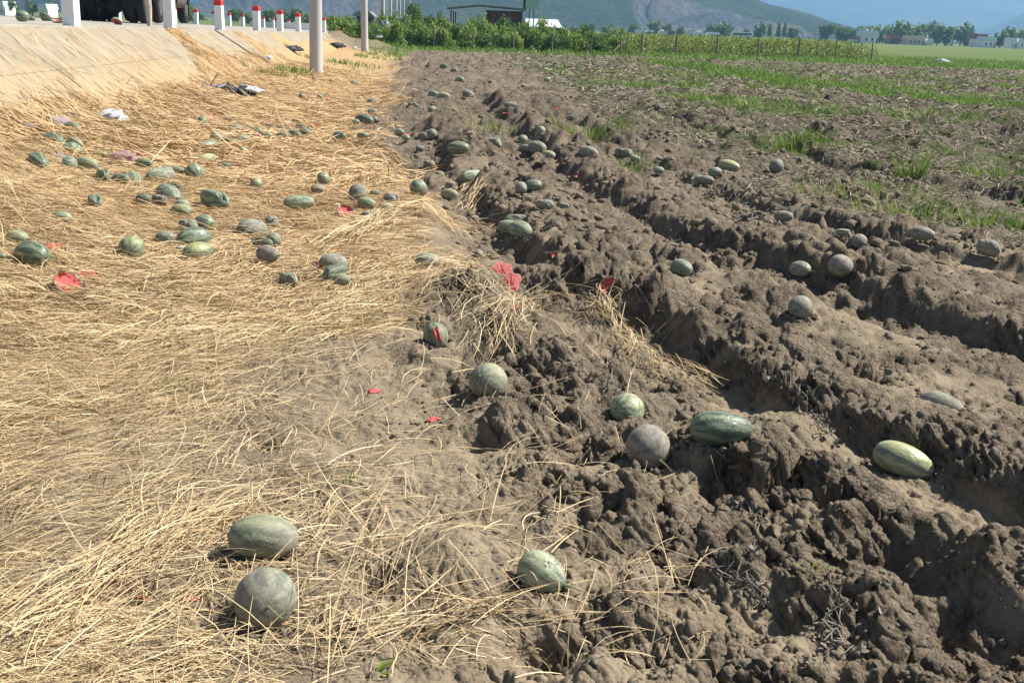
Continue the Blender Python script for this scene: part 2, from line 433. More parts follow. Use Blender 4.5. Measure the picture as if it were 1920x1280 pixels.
def mat_blade(name, a, b, dry):
    n = NT(name, .55, .35)
    r = n.attr('tone')
    c = n.mix(r, a, b); c = n.mix(n.rmp(r, .9, .97), c, dry)
    m = n.out(c)
    # thin leaves let some light through
    tr = n.t.nodes.new('ShaderNodeBsdfTranslucent'); n.t.links.new(c, tr.inputs[0])
    mx = n.t.nodes.new('ShaderNodeMixShader'); mx.inputs[0].default_value = .35
    n.t.links.new(n.b.outputs[0], mx.inputs[1]); n.t.links.new(tr.outputs[0], mx.inputs[2]); n.t.links.new(mx.outputs[0], n.o.inputs['Surface'])
    return m

def mat_melon():
    n = NT('melon_rind', .42, .42)
    P = n.co.outputs['Object']
    pale, dust, yel, rnd = (n.attr(k, 'OBJECT') for k in ('pale', 'dust', 'yellow', 'seed'))
    off = n.comb(n.math('MULTIPLY', rnd, 37.), n.math('MULTIPLY', rnd, 11.), 0.)
    va = n.t.nodes.new('ShaderNodeVectorMath'); va.operation = 'ADD'; n.t.links.new(P, va.inputs[0]); n.t.links.new(off, va.inputs[1]); Q = va.outputs[0]
    x, y, z = n.sep(P)[0:3]
    wob = n.noise(3.2, 5, .65, Q)
    ang = n.math('ADD', n.math('ARCTAN2', y, z), n.math('MULTIPLY', n.math('SUBTRACT', wob, .5), 1.3))
    band = n.math('SINE', n.math('MULTIPLY', ang, 9.))
    band = n.math('ADD', band, n.math('MULTIPLY', n.math('SUBTRACT', n.noise(11, 7, .78, Q), .5), 3.8))
    band = n.rmp(band, -.15, .25)
    net = n.rmp(n.noise(17, 6, .8, Q, 1.2), .42, .62)
    light = n.mix(pale, (.150, .185, .115), (.365, .415, .26)); dark = n.mix(pale, (.048, .068, .046), (.155, .20, .125))
    c = n.mix(band, light, dark)
    c = n.mix(n.math('MULTIPLY', net, .38), c, n.mix(pale, (.17, .22, .13), (.42, .48, .30)))
    # ground spot: a pale yellow patch where it lay while growing
    spot = n.rmp(n.math('ADD', n.math('ADD', z, n.math('MULTIPLY', y, -.25)), n.math('MULTIPLY', n.math('SUBTRACT', n.noise(2.5, 4, .6, Q), .5), .8)), .10, .50)
    c = n.mix(n.math('MULTIPLY', spot, yel), c, (.48, .45, .17))
    # dried mud film and smears
    film = n.noise(2.6, 6, .62, Q, .6); sm = n.noise(8, 6, .75, n.mapping((.3, .2, .7), (1, 2.2, 1), vec=Q), .4)
    d = n.math('ADD', n.math('MULTIPLY', film, .8), n.math('MULTIPLY', sm, .55))
    d = n.math('ADD', d, n.math('MULTIPLY', z, -.10))
    d = n.rmp(n.math('SUBTRACT', d, n.math('MULTIPLY', n.math('SUBTRACT', 1., dust), .62)), .12, .58)
    dc = n.mix(n.rmp(n.noise(4.2, 7, .68, Q, .8), .36, .62), (.135, .118, .100), (.325, .285, .235))
    dc = n.mix(n.math('MULTIPLY', n.rmp(n.noise(24, 5, .75, Q), .5, .7), .45), dc, (.40, .36, .31))
    c = n.mix(n.math('MULTIPLY', d, .82), c, dc)
    c = n.mix(n.math('MULTIPLY', n.rmp(n.noise(13, 6, .75, Q), .56, .68), n.math('MULTIPLY', dust, .6)), c, (.11, .09, .068))
    ro = n.math('ADD', .40, n.math('MULTIPLY', d, .45))
    nb = n.bump(n.math('ADD', n.math('MULTIPLY', n.noise(5, 4, .6, Q), .7), n.math('MULTIPLY', n.noise(60, 4, .7, Q), n.math('MULTIPLY', d, .35))), .25, .05)
    return n.out(c, ro, nb)

def mat_flesh():
    n = NT('red_flesh', .38, .5)
    a = n.attr('rindness')
    c = n.mix(n.rmp(n.noise(22, 6, .75), .32, .66), (.44, .028, .030), (.70, .13, .11))
    c = n.mix(n.rmp(n.noise(7, 4), .5, .7), c, (.60, .085, .08))
    sd = n.rmp(n.voro(24), .14, .10)
    c = n.mix(n.math('MULTIPLY', sd, n.rmp(n.noise(11, 2), .52, .58)), c, (.03, .008, .006))
    c = n.mix(n.rmp(a, .6, .95), c, (.72, .70, .48))
    nb = n.bump(n.math('ADD', n.noise(35, 5, .7), n.noise(9, 4)), .45, .02)
    return n.out(c, None, nb)

M = {}
M['ground'] = mat_ground(); M['straw'] = mat_straw(); M['melon'] = mat_melon(); M['flesh'] = mat_flesh()
M['grass'] = mat_blade('grass_blade', (.090, .175, .020), (.24, .345, .060), (.42, .36, .17))
M['leafdark'] = mat_blade('leaf_dark', (.055, .125, .024), (.19, .29, .055), (.12, .13, .045))
M['leaflight'] = mat_blade('leaf_light', (.115, .215, .030), (.32, .41, .08), (.27, .26, .10))
M['leafyellow'] = mat_blade('leaf_yellow', (.085, .145, .020), (.24, .27, .055), (.40, .36, .14))
M['bark'] = plain('bark', (.13, .10, .075), .35, 12, .95, .1, .4)
M['soilcrumb'] = plain('soil_crumb', (.17, .14, .108), .3, 30, .95, .1)
M['stem'] = plain('melon_stem', (.19, .20, .10), .3, 30, .8)
M['vine'] = plain('dead_vine', (.22, .195, .16), .35, 20, .95, .1, .4, 120)

# ---------------------------------------------------------------- the watermelons: where each one lies
# photo x, y, width, height (px), tilt deg (right end lower is +), shape, pale, dust, yellow, label
STRAWM, MUDM = 'watermelons strewn over the straw', 'watermelons lying in the ploughed mud'
MEL = [
(497,1120,112,106,0,'r',.35,.62,.0,'big round dusty green melon in straw, its stem scar facing us'),
(495,1018,128,66,4,'o',.25,.46,.22,'dark green oval melon with yellowish top just behind the big round dusty one'),
(1017,1072,90,80,-20,'e',.85,.35,.1,'pale striped melon with crumbs of soil on its shoulder and a curled tendril'),
(917,722,74,78,25,'e',.45,.50,.35,'egg-shaped grey-green melon standing tilted on bare soil at the straw border'),
(1177,756,66,54,0,'r',.90,.28,.2,'light green striped melon half sunk in clods below the loose straw bundle'),
(1216,837,82,86,0,'r',.10,1.0,.0,'round melon coated grey-brown with dried mud'),
(1350,815,118,58,4,'l',.05,.20,.0,'long dark green melon tapering to one end beside the tall clod heap'),
(1695,860,112,66,28,'o',.75,.28,.45,'yellow-topped green oval melon alone on the trench edge'),
(818,630,50,48,-30,'e',.25,.45,.0,'cracked green melon with a red split at its top, under straw stalks'),
(801,496,46,26,0,'o',.85,.35,.0,'pale green oval melon lying in thin straw above the straw arch'),
(1278,507,40,28,15,'o',.45,.45,.0,'grey-green oval melon on the ridge between two trenches'),
(1500,582,46,38,0,'r',.40,.65,.2,'grey melon with a dark seam sitting on the wide ridge'),
(1575,516,52,42,20,'e',.15,.95,.0,'mud-speckled brown-grey melon in the second trench'),
(1500,517,36,22,20,'o',.75,.55,.0,'half-buried pale melon next to the mud-speckled brown-grey one'),
(1765,745,66,30,32,'l',.9,.85,.0,'almost buried whitish melon, only a curved back showing in the big ridge'),
(1728,447,40,26,5,'e',.40,.60,.0,'grey-green melon with pointed end in dark clods under a grass clump'),
(1850,468,34,26,40,'c',.85,.80,.0,'whitish crushed melon lying by dark clods at the field side'),
(1610,453,30,20,0,'r',.70,.80,.0,'dusty pale melon pressed into clods near a flat yellowish one'),
(1580,452,32,12,0,'c',.9,.80,.4,'flat yellowish melon top barely out of the soil'),
(1468,416,32,20,5,'o',.7,.95,.0,'whitish soil-crusted melon among dry vines'),
(1455,316,26,24,0,'r',.35,.70,.0,'small round dusty melon with a grass blade against it'),
(1366,320,36,18,5,'o',.95,.35,1.,'cream yellow oval melon, topmost of the cluster of five'),
(1340,327,26,18,0,'o',.45,.45,.0,'green melon tucked behind the cream yellow one'),
(1311,337,22,15,0,'r',.45,.55,.0,'small grey-green melon, outermost of the cluster of five'),
(1328,339,17,14,0,'r',.75,.60,.0,'small pale melon in the middle of the cluster of five'),
(1323,353,28,16,5,'o',.50,.65,.0,'grey oval melon, lowest of the cluster of five'),
(1234,334,21,13,0,'o',.70,.55,.0,'little pale grey melon alone in a wet-looking dip'),
(1190,310,20,13,0,'o',.90,.50,.0,'little whitish melon on top of a grass patch'),
(1236,305,14,7,0,'c',.9,.7,.0,'sliver of whitish rind lying on dark soil'),
(1170,295,34,11,4,'c',.45,.80,.0,'flattened grey melon in pale dried mud'),
(1104,287,34,14,15,'o',.55,.80,.0,'grey tilted melon at the foot of a grass clump'),
(1027,300,28,18,15,'o',.60,.40,.6,'yellow-tipped green melon, lowest in a row of four along the trench'),
(1006,293,34,16,12,'o',.45,.55,.0,'grey-green melon touching the yellow-tipped one in the trench'),
(985,281,24,12,25,'o',.50,.50,.0,'small green melon second from the far end of the trench row'),
(980,270,20,11,0,'r',.50,.50,.0,'small green melon at the far end of the trench row'),
(1014,255,17,13,0,'r',.85,.50,.6,'tiny yellowish melon at the dark bend of the trench'),
(1070,225,22,8,0,'c',.40,.80,.0,'tiny flat grey melon beyond a piece of red flesh'),
(1000,356,34,22,0,'o',.22,.25,.0,'dark green smooth melon leaning on a pale upright one'),
(977,362,24,24,30,'e',.70,.65,.2,'pale upright melon against the dark green smooth one'),
(991,375,18,8,0,'c',.95,.50,.0,'thin pale rind in front of the leaning pair'),
(1020,390,40,18,0,'c',.9,.95,.3,'crushed beige melon on top of the trench wall'),
(1057,388,24,14,20,'c',.9,.80,.3,'small beige piece of crushed melon beside the larger beige one'),
(966,413,46,14,0,'c',.80,.60,.0,'flattened pale melon, upper one of three piled in the trench'),
(962,428,60,16,4,'l',.75,.50,.0,'long pale green melon, middle one of three piled in the trench'),
(976,441,46,22,12,'o',.60,.40,.0,'grey-green melon, lowest of three piled in the trench'),
(860,281,42,24,2,'o',.35,.15,.1,'glossy green oval melon with bright highlight on dark clods'),
(926,273,30,14,22,'c',.45,.60,.0,'sunken tilted grey-green melon beyond the glossy one'),
(886,326,38,15,-10,'c',.75,.45,.0,'hollow pale green melon shell above a dark trench'),
(911,322,12,13,0,'c',.85,.45,.0,'broken-off end cap of the hollow pale shell'),
(785,356,34,30,0,'r',.40,.40,.0,'round grey-green melon on clods at the straw border'),
(843,371,30,20,10,'o',.90,.60,.8,'cream-coloured melon at the head of the deep trench'),
(847,353,26,18,0,'c',.40,.95,.0,'mud-brown flattened melon behind the cream-coloured one'),
(824,326,20,15,0,'o',.45,.80,.0,'dusty melon hidden in the shadowed trench head'),
(805,319,24,13,0,'c',.35,.70,.0,'purplish collapsed melon with red pulp below it'),
(810,265,20,16,0,'r',.45,.70,.0,'round grey melon on clods, first of a clump of three'),
(792,263,20,13,0,'c',.15,.80,.0,'dark shrivelled melon beside the round grey one'),
(802,253,24,8,0,'c',.40,.70,.0,'flat melon scrap behind the round grey one'),
(749,261,18,13,15,'o',.80,.35,.0,'pale green melon half, first of two at the straw end'),
(762,268,14,12,0,'o',.85,.35,.0,'pale green melon half touching its twin at the straw end'),
(787,280,16,11,0,'o',.60,.75,.0,'small dusty melon with a stalk over it'),
(671,366,36,32,0,'r',.15,.72,.0,'large dull grey-green melon behind red broken pieces'),
(687,388,34,24,4,'o',.55,.35,.1,'green melon resting against the large dull one'),
(733,375,36,18,25,'c',.45,.85,.0,'wrinkled grey melon, collapsed, beside the large dull one'),
(703,366,20,12,0,'o',.80,.75,.0,'small beige melon between the large dull and the wrinkled one'),
(692,407,30,12,-5,'c',.75,.75,.2,'flat tan melon under straw in front of a green one'),
(726,392,24,14,-5,'o',.85,.60,.7,'yellowish small melon under the wrinkled one'),
(606,340,26,24,0,'r',.35,.25,.2,'round shiny green melon alone on the straw near a small pale one'),
(595,359,24,17,0,'o',.80,.60,.0,'small pale dusty melon just before the round shiny green one'),
(560,381,56,26,-3,'l',.60,.25,.0,'long green melon with dented top lying broadside'),
(481,346,24,18,0,'r',.35,.30,.4,'small dark green round melon apart from the rest'),
(510,418,26,22,0,'r',.45,.75,.0,'round grey melon behind a grey oval one'),
(473,429,52,26,-8,'o',.35,.65,.0,'grey oval melon touching the round grey one'),
(513,457,28,28,0,'r',.55,.45,.0,'grey-green round melon behind a brown netted one'),
(492,460,46,20,6,'c',.75,.35,.2,'pale broken melon with a little red under it'),
(503,485,46,32,8,'o',.20,.90,.0,'brown netted melon below the pale broken one'),
(540,528,42,20,18,'c',.75,.70,.0,'flattened lilac-grey melon alone in the straw'),
(625,497,54,28,-4,'o',.75,1.0,.0,'beige mud-coated melon partly under straw'),
(628,518,46,26,-25,'c',.02,.20,.0,'blackish rotten collapsed melon under the beige one'),
(641,537,34,24,0,'o',.60,.50,.2,'pale melon hidden under stalks below the blackish one'),
(897,483,18,14,0,'r',.75,.60,.0,'small pale melon between straw and red halves'),
(61,478,68,36,6,'o',.05,.15,.0,'long smooth dark green melon at the straw side beside red pulp'),
(33,449,42,20,4,'o',.70,.30,.3,'pale melon behind the long smooth dark green one'),
(4,486,14,12,0,'o',.55,.30,.0,'small green melon cut off by the picture border'),
(247,469,46,34,0,'r',.30,.12,.3,'round green melon with yellow streak standing by itself'),
(371,472,52,28,-10,'o',.30,.20,.5,'green melon with bright yellow top, lowest of a stack of three'),
(363,448,60,28,-8,'o',.20,.18,.0,'dark green shiny melon, middle of a stack of three'),
(310,451,36,20,0,'o',.35,.40,.0,'squat green melon beside the stack of three'),
(338,468,18,13,0,'r',.80,.40,.0,'tiny pale melon wedged at the foot of the stack'),
(116,411,36,17,0,'o',.45,.30,.2,'low green melon by itself on open straw'),
(354,423,38,22,0,'c',.25,.60,.0,'grey creased melon of a touching pair above the stack'),
(384,419,42,26,10,'o',.55,.20,.0,'pale green melon of a touching pair above the stack'),
(340,396,42,18,3,'o',.45,.25,.5,'green melon with yellow belly below a small round one'),
(342,381,28,14,0,'r',.50,.35,.0,'small round melon behind the yellow-bellied one'),
(404,377,64,32,8,'c',.45,.30,.0,'large crumpled pale green melon with a folded-in side'),
(269,375,28,19,0,'o',.08,.25,.0,'dark green half of a crumpled melon pair'),
(299,376,32,19,4,'c',.25,.75,.0,'grey dented half of a crumpled melon pair'),
(317,360,50,22,12,'l',.35,.40,.0,'long grey-green melon leaning over the crumpled pair'),
(330,350,40,12,5,'c',.0,.10,.0,'dark empty rind curled behind the long grey-green melon'),
(177,375,40,18,22,'c',.40,.30,.0,'collapsed grey-green melon with red at its end'),
(365,326,34,25,0,'r',.50,.30,.0,'round pale green melon with a crack, largest in its row'),
(332,326,28,13,0,'o',.40,.35,.0,'small flat melon next to the cracked round one'),
(304,329,44,22,-15,'c',.50,.45,.0,'straw-streaked grey melon in the row with the cracked round one'),
(270,313,38,18,4,'o',.30,.20,.4,'green melon beside red scraps and the pink bag'),
(226,338,36,16,5,'o',.20,.30,.0,'dark grey melon overlapping a paler one below the pink bag'),
(248,333,40,13,15,'o',.45,.35,.0,'paler melon overlapped by the dark grey one'),
(192,330,36,18,22,'c',.05,.20,.0,'dark green sunken rind tilted beside the overlapping pair'),
(165,309,44,18,4,'o',.60,.35,.3,'pale green melon under the pink bag'),
(130,308,28,18,0,'r',.45,.25,.0,'round green melon touching the pale one near the clear bag'),
(72,303,40,17,8,'o',.15,.20,.0,'dark green melon first in the row with the clear bag'),
(187,292,28,13,0,'o',.85,.25,.4,'pale yellow-green melon beside the pink bag'),
(136,279,46,12,12,'l',.55,.25,.0,'long slim pale green melon on the slope side'),
(100,261,48,14,8,'l',.15,.25,.0,'long dark green melon with red beside it, on the slope side'),
(141,270,32,12,6,'o',.40,.35,.0,'grey-green melon between the long slim and the long dark one'),
(136,239,36,12,6,'o',.30,.30,.0,'green melon lying next to the lilac bag'),
(380,230,18,17,0,'r',.45,.25,.0,'small melon upright with red flesh on its top'),
(405,260,22,18,0,'r',.55,.60,.0,'beige-green melon in the low heap, tallest of its clump'),
(428,266,30,14,5,'o',.25,.40,.0,'grey melon right against the beige-green one in the low heap'),
(388,270,28,11,-8,'o',.30,.30,.0,'flat green melon in front of the beige-green one'),
(456,261,22,9,-5,'o',.55,.30,.0,'small pale melon past the grey one of the low heap'),
(390,300,28,15,-8,'o',.90,.30,.45,'yellow-green oval melon by itself beside small red scraps'),
(423,312,36,10,6,'c',.35,.35,.0,'thin grey-green rind on the straw below the low heap'),
(457,287,18,10,0,'r',.75,.35,.0,'tiny pale melon below a red stain'),
(440,243,30,9,0,'o',.30,.40,.0,'slim dark melon in the far row'),
(421,244,13,8,0,'r',.60,.35,.0,'tiny round melon at the near end of the far row'),
(462,239,22,11,0,'o',.60,.40,.0,'pale melon behind the slim dark one'),
(635,257,28,17,6,'o',.20,.35,.0,'dark green melon alone between the heap and the clods'),
(680,258,22,12,0,'o',.35,.40,.0,'small dark melon near the first clods'),
(683,225,36,16,6,'o',.12,.25,.0,'biggest dark green melon of the group of five at the mud edge'),
(698,214,18,10,0,'o',.60,.35,.0,'pale melon behind the biggest of the five at the mud edge'),
(668,232,14,9,0,'o',.9,.50,.3,'cream scrap of melon before the biggest of the five'),
(703,227,12,8,0,'r',.15,.40,.0,'dark little melon at the end of the five at the mud edge'),
(564,241,24,12,4,'o',.35,.35,.0,'smooth green melon atop the heap of seven'),
(572,249,22,14,8,'o',.25,.85,.0,'brownish melon at the end of the heap of seven'),
(553,253,24,13,8,'o',.20,.35,.0,'dark green melon in the middle of the heap of seven'),
(532,258,28,12,0,'o',.75,.30,.2,'pale green melon at the foot of the heap of seven'),
(546,251,20,8,0,'o',.30,.45,.0,'slim melon behind the pale one in the heap of seven'),
(502,259,30,9,4,'o',.55,.35,.0,'low pale melon at the start of the heap of seven'),
(485,252,16,13,0,'r',.60,.35,.0,'rounded pale melon at the start of the heap of seven'),
(507,239,16,7,0,'o',.20,.30,.0,'tiny dark melon before a pink scrap'),
(528,244,20,9,0,'o',.75,.45,.0,'tiny pale melon before a pink scrap'),
(554,228,16,8,0,'o',.12,.35,.0,'tiny dark melon beyond the heap of seven'),
(700,192,24,8,4,'o',.45,.60,.0,'flat grey melon far along the straw edge'),
(600,182,13,8,0,'r',.35,.40,.0,'tiny grey-green melon next to a red scrap below the concrete pole'),
(566,182,13,8,0,'r',.12,.25,.0,'tiny dark melon out on straw below the concrete pole'),
(676,187,10,6,0,'r',.95,.30,.8,'tiny yellow melon on the far straw'),
(778,200,20,14,20,'c',.85,.45,.1,'pale broken melon standing on its edge in far clods'),
(810,212,16,10,0,'r',.65,.60,.0,'small beige melon in far clods near the broken pale one'),
(832,183,32,8,8,'l',.95,.40,.8,'long cream melon at the far clod row'),
(813,178,20,9,12,'l',.60,.50,.0,'grey melon end to end with the long cream one'),
(878,178,22,11,10,'o',.70,.75,.0,'beige melon on far dark clods'),
(832,129,22,7,8,'l',.35,.50,.0,'far grey-green melon near the fence corner, first of two'),
(852,134,20,6,10,'l',.50,.50,.0,'far grey-green melon near the fence corner, second of two'),
(862,152,18,8,25,'o',.60,.45,.0,'far tilted pale melon on the ploughed strip'),
(957,205,26,10,0,'o',.25,.80,.0,'far dull grey melon beside a dark hollow'),
(1025,161,13,8,0,'o',.80,.40,.0,'far whitish melon out in the ploughed field'),
(1110,170,16,6,0,'o',.75,.45,.0,'far pale melon out beside the grassy patch'),
(981,164,10,6,0,'o',.80,.50,.0,'farthest pale speck of a melon in the ploughed field'),
(590,150,11,7,0,'r',.45,.50,.0,'grey melon at the foot of the concrete pole'),
(621,152,9,6,0,'r',.50,.50,.0,'grey melon a step beyond the concrete pole'),
(664,157,14,5,0,'o',.40,.40,.0,'slim green melon past the concrete pole'),
]
# red pieces: photo x, y, width, height, style, label
RED = [
(943,511,36,28,'chunk','upper half of a smashed melon showing bright red flesh, on straw'),
(957,534,42,30,'chunk','lower half of the smashed melon showing seeded red flesh, on straw'),
(1141,543,38,26,'shell','broken melon shell with red inside sitting in the trench'),
(1043,479,18,18,'shell','dark red hollow melon end in the deep trench shadow'),
(649,405,34,22,'shell','hollow red melon half facing up under straw stalks'),
(625,387,26,9,'bits','red scraps in front of the large dull melon'),
(131,543,54,30,'shell','green melon wedge with red flesh showing at its tip'),
(151,515,40,13,'bits','torn red flesh lying behind the green wedge'),
(80,460,30,14,'bits','red pulp behind the long smooth dark green melon'),
(119,460,20,8,'bits','small pink scrap with a bit of rind on the straw'),
(348,290,24,13,'bits','dark red lump on straw beside a pale hollow rind'),
(299,310,16,8,'bits','red scraps touching a green melon near the pink bag'),
(80,252,15,9,'bits','red lump at the end of the long dark green melon'),
(104,269,10,5,'bits','red crumb below the long dark green melon'),
(384,218,16,8,'bits','pink flesh crowning a small upright melon'),
(160,377,10,9,'bits','red pulp at the end of a collapsed grey-green melon'),
(505,226,20,6,'bits','pink scrap on the far straw'),
(593,233,18,9,'bits','pale pink scrap beyond the heap of seven'),
(612,186,14,5,'bits','red scrap below the concrete pole'),
(440,274,12,6,'bits','dark red scrap under the low heap'),
(763,254,12,8,'bits','pink chunk on the first clods'),
(798,247,12,4,'bits','red strip behind the clump of three'),
(1048,215,16,9,'bits','red piece on far dark clods'),
(948,217,8,7,'bits','dark red piece beside a far melon'),
(695,725,22,10,'bits','two pink crumbs on the bare soil'),
(813,775,20,8,'bits','thin red strip on the bare soil'),
(267,1110,18,8,'bits','crimson shred in the straw before the big round melon'),
(345,1114,40,10,'bits','faint red threads among straw stalks'),
(805,333,16,8,'bits','pink pulp under the purplish collapsed melon'),
(992,465,14,8,'bits','pink scrap in the trench below the piled three'),
(1079,331,12,6,'bits','red crumb on the trench wall'),
(966,578,14,26,'bits','pinkish juicy shreds in the straw arch'),
(488,471,10,6,'bits','red bit under the pale broken melon'),
(1408,822,12,10,'bits','red sliver at the tip of the long dark green melon'),
]
def hit(px, py, lift=0.0, it=30):
    """the point of the ground seen at photo pixel px, py"""
    d = ray(px, py)
    # march outwards so that near forms hide far ones
    ts = 1.9 * (400 / 1.9) ** np.linspace(0, 1, 900) / FPX
    X, Y, Z = d[0] * ts, d[1] * ts, H + d[2] * ts
    below = np.nonzero(Z < base(X, Y) + lift)[0]
    if len(below) == 0: return X[-1], Y[-1], 0.
    i = below[0]; a, b = ts[max(i - 1, 0)], ts[i]
    for _ in range(14):
        m = (a + b) / 2
        if H + d[2] * m < float(base(d[0] * m, d[1] * m)) + lift: b = m
        else: a = m
    return d[0] * b, d[1] * b, H + d[2] * b

pos = []
for (px, py, w, h, tilt, kind, pale, dust, yel, lab) in MEL:
    d0 = ray(px, py); zc = .07
    for _ in range(3):
        x, y, z = hit(px, py, zc)
        dep = math.hypot(math.hypot(x, y), H - z)
        hm = h * dep / FPX * .98; wm = w * dep / FPX * .98
        zc = hm * .42
    sinD = (H - z) / dep
    yaw = -math.atan(math.tan(math.radians(tilt)) / max(sinD, .12)); yaw = max(-1.05, min(1.05, yaw))
    L = min(wm / max(math.cos(yaw), .62), .40)
    D = min(max(hm * 1.05, .50 * L), L)
    if kind == 'c': D = min(max(hm * 1.05, .4 * L), L)
    if kind == 'r': L = max(wm, hm); D = max(min(wm, L), hm)
    if y < 8.5 and kind in 'loe':
        ar = {'l': .56, 'o': .68, 'e': .84}[kind]; L = wm / math.sqrt(math.cos(yaw) ** 2 + (ar * math.sin(yaw)) ** 2); D = ar * L
    if kind == 'e': L = max(wm, hm) * 1.08; D = min(wm, hm) * .95
    zoff = max(hm - D * .5 + .018, -.05 * D) if sinD < .3 else min(.44 * D, hm - .5 * D)
    if px == 1695: L, D, yaw = .245, .135, -.42
    pos.append([x, y, L, D, yaw, zoff])
pos = np.array(pos)

# ---------------------------------------------------------------- ground sheet (finer near the field that is looked at)
def polar_axes():
    r = [.25, .5, .8, 1.1, 1.35, 1.55, 1.7]
    while r[-1] < 135:
        q = r[-1]
        r.append(q * (1 + (.0023 if q < 4.8 else .0033 if q < 9 else .0055 if q < 25 else .012)))
    while r[-1] < 6500: r.append(r[-1] * 1.09)
    a = np.radians(np.concatenate([np.linspace(-180, -75, 22)[:-1], np.linspace(-75, -33, 60)[:-1], np.linspace(-33, 40, 930), np.linspace(40, 75, 60)[1:], np.linspace(75, 180, 22)[1:]]))
    return np.array(r), a
GR, GA = polar_axes()
nr, na = len(GR), len(GA)
RR, AA = np.meshgrid(GR, GA, indexing='ij')
GX, GY = (RR * np.sin(AA)), (RR * np.cos(AA))
GZ = base(GX, GY)
inn = (RR < 100) & (np.abs(AA) < math.radians(76)) & (RR > .7)
dz = np.zeros_like(GZ); mud = np.zeros_like(GZ); crust = np.zeros_like(GZ)
a_, b_, c_ = detail(GX[inn], GY[inn])
dz[inn], mud[inn], crust[inn] = a_, b_, c_
bl = np.where(RR < 9, 1., .7) * (RR < 40)
for _ in range(1):                                        # rain-softened edges
    b2 = dz.copy(); b2[:, 2:-2] = (dz[:, :-4] + dz[:, 4:] + 2 * (dz[:, 1:-3] + dz[:, 3:-1]) + 3 * dz[:, 2:-2]) / 9
    b3 = b2.copy(); b3[1:-1] = (b2[:-2] + 2 * b2[1:-1] + b2[2:]) / 4
    dz = dz * (1 - bl) + b3 * bl
GZ = GZ + dz
# each melon sits in a dent of its own with a little soil pushed up round it
clear = np.zeros_like(GZ)
tz = np.array([detail(pos[:, 0] + ox * pos[:, 3], pos[:, 1] + oy * pos[:, 3])[0] for ox, oy in ((0, 0), (.3, 0), (-.3, 0), (0, .3), (0, -.3))]).mean(0) + base(pos[:, 0], pos[:, 1])
for i, (x, y, L, D, yaw, zo) in enumerate(pos):
    R = L * .8
    j0, j1 = np.searchsorted(GR, max(math.hypot(x, y) - R, .3)) - 1, np.searchsorted(GR, math.hypot(x, y) + R) + 1
    an = math.atan2(x, y); da = R / math.hypot(x, y)
    k0, k1 = np.searchsorted(GA, an - da) - 1, np.searchsorted(GA, an + da) + 1
    sx, sy = GX[j0:j1, k0:k1] - x, GY[j0:j1, k0:k1] - y
    c, s = math.cos(yaw), math.sin(yaw)
    u, v = (sx * c + sy * s) / (L / 2), (-sx * s + sy * c) / (D / 2)
    q = np.sqrt(u * u + v * v)
    w = 1 - sstep(.75, 1.5, q)
    dent = tz[i] - .012 + .006 * np.clip(q, 0, 1.3)
    GZ[j0:j1, k0:k1] = GZ[j0:j1, k0:k1] * (1 - w) + dent * w
    clear[j0:j1, k0:k1] = np.maximum(clear[j0:j1, k0:k1], 1 - sstep(.8, 1.05, q))
    rim = (mud[j0:j1, k0:k1]) * .010 * np.exp(-((q - 1.22) / .18) ** 2)
    GZ[j0:j1, k0:k1] += rim
def gz(x, y):
    """height of the finished ground sheet"""
    x, y = np.asarray(x, float), np.asarray(y, float)
    r, a = np.hypot(x, y), np.arctan2(x, y)
    fi = np.clip(np.interp(r, GR, np.arange(nr)), 0, nr - 1.001); fk = np.clip(np.interp(a, GA, np.arange(na)), 0, na - 1.001)
    i, k = fi.astype(int), fk.astype(int); u, v = fi - i, fk - k
    return (GZ[i, k] * (1 - u) + GZ[i + 1, k] * u) * (1 - v) + (GZ[i, k + 1] * (1 - u) + GZ[i + 1, k + 1] * u) * v

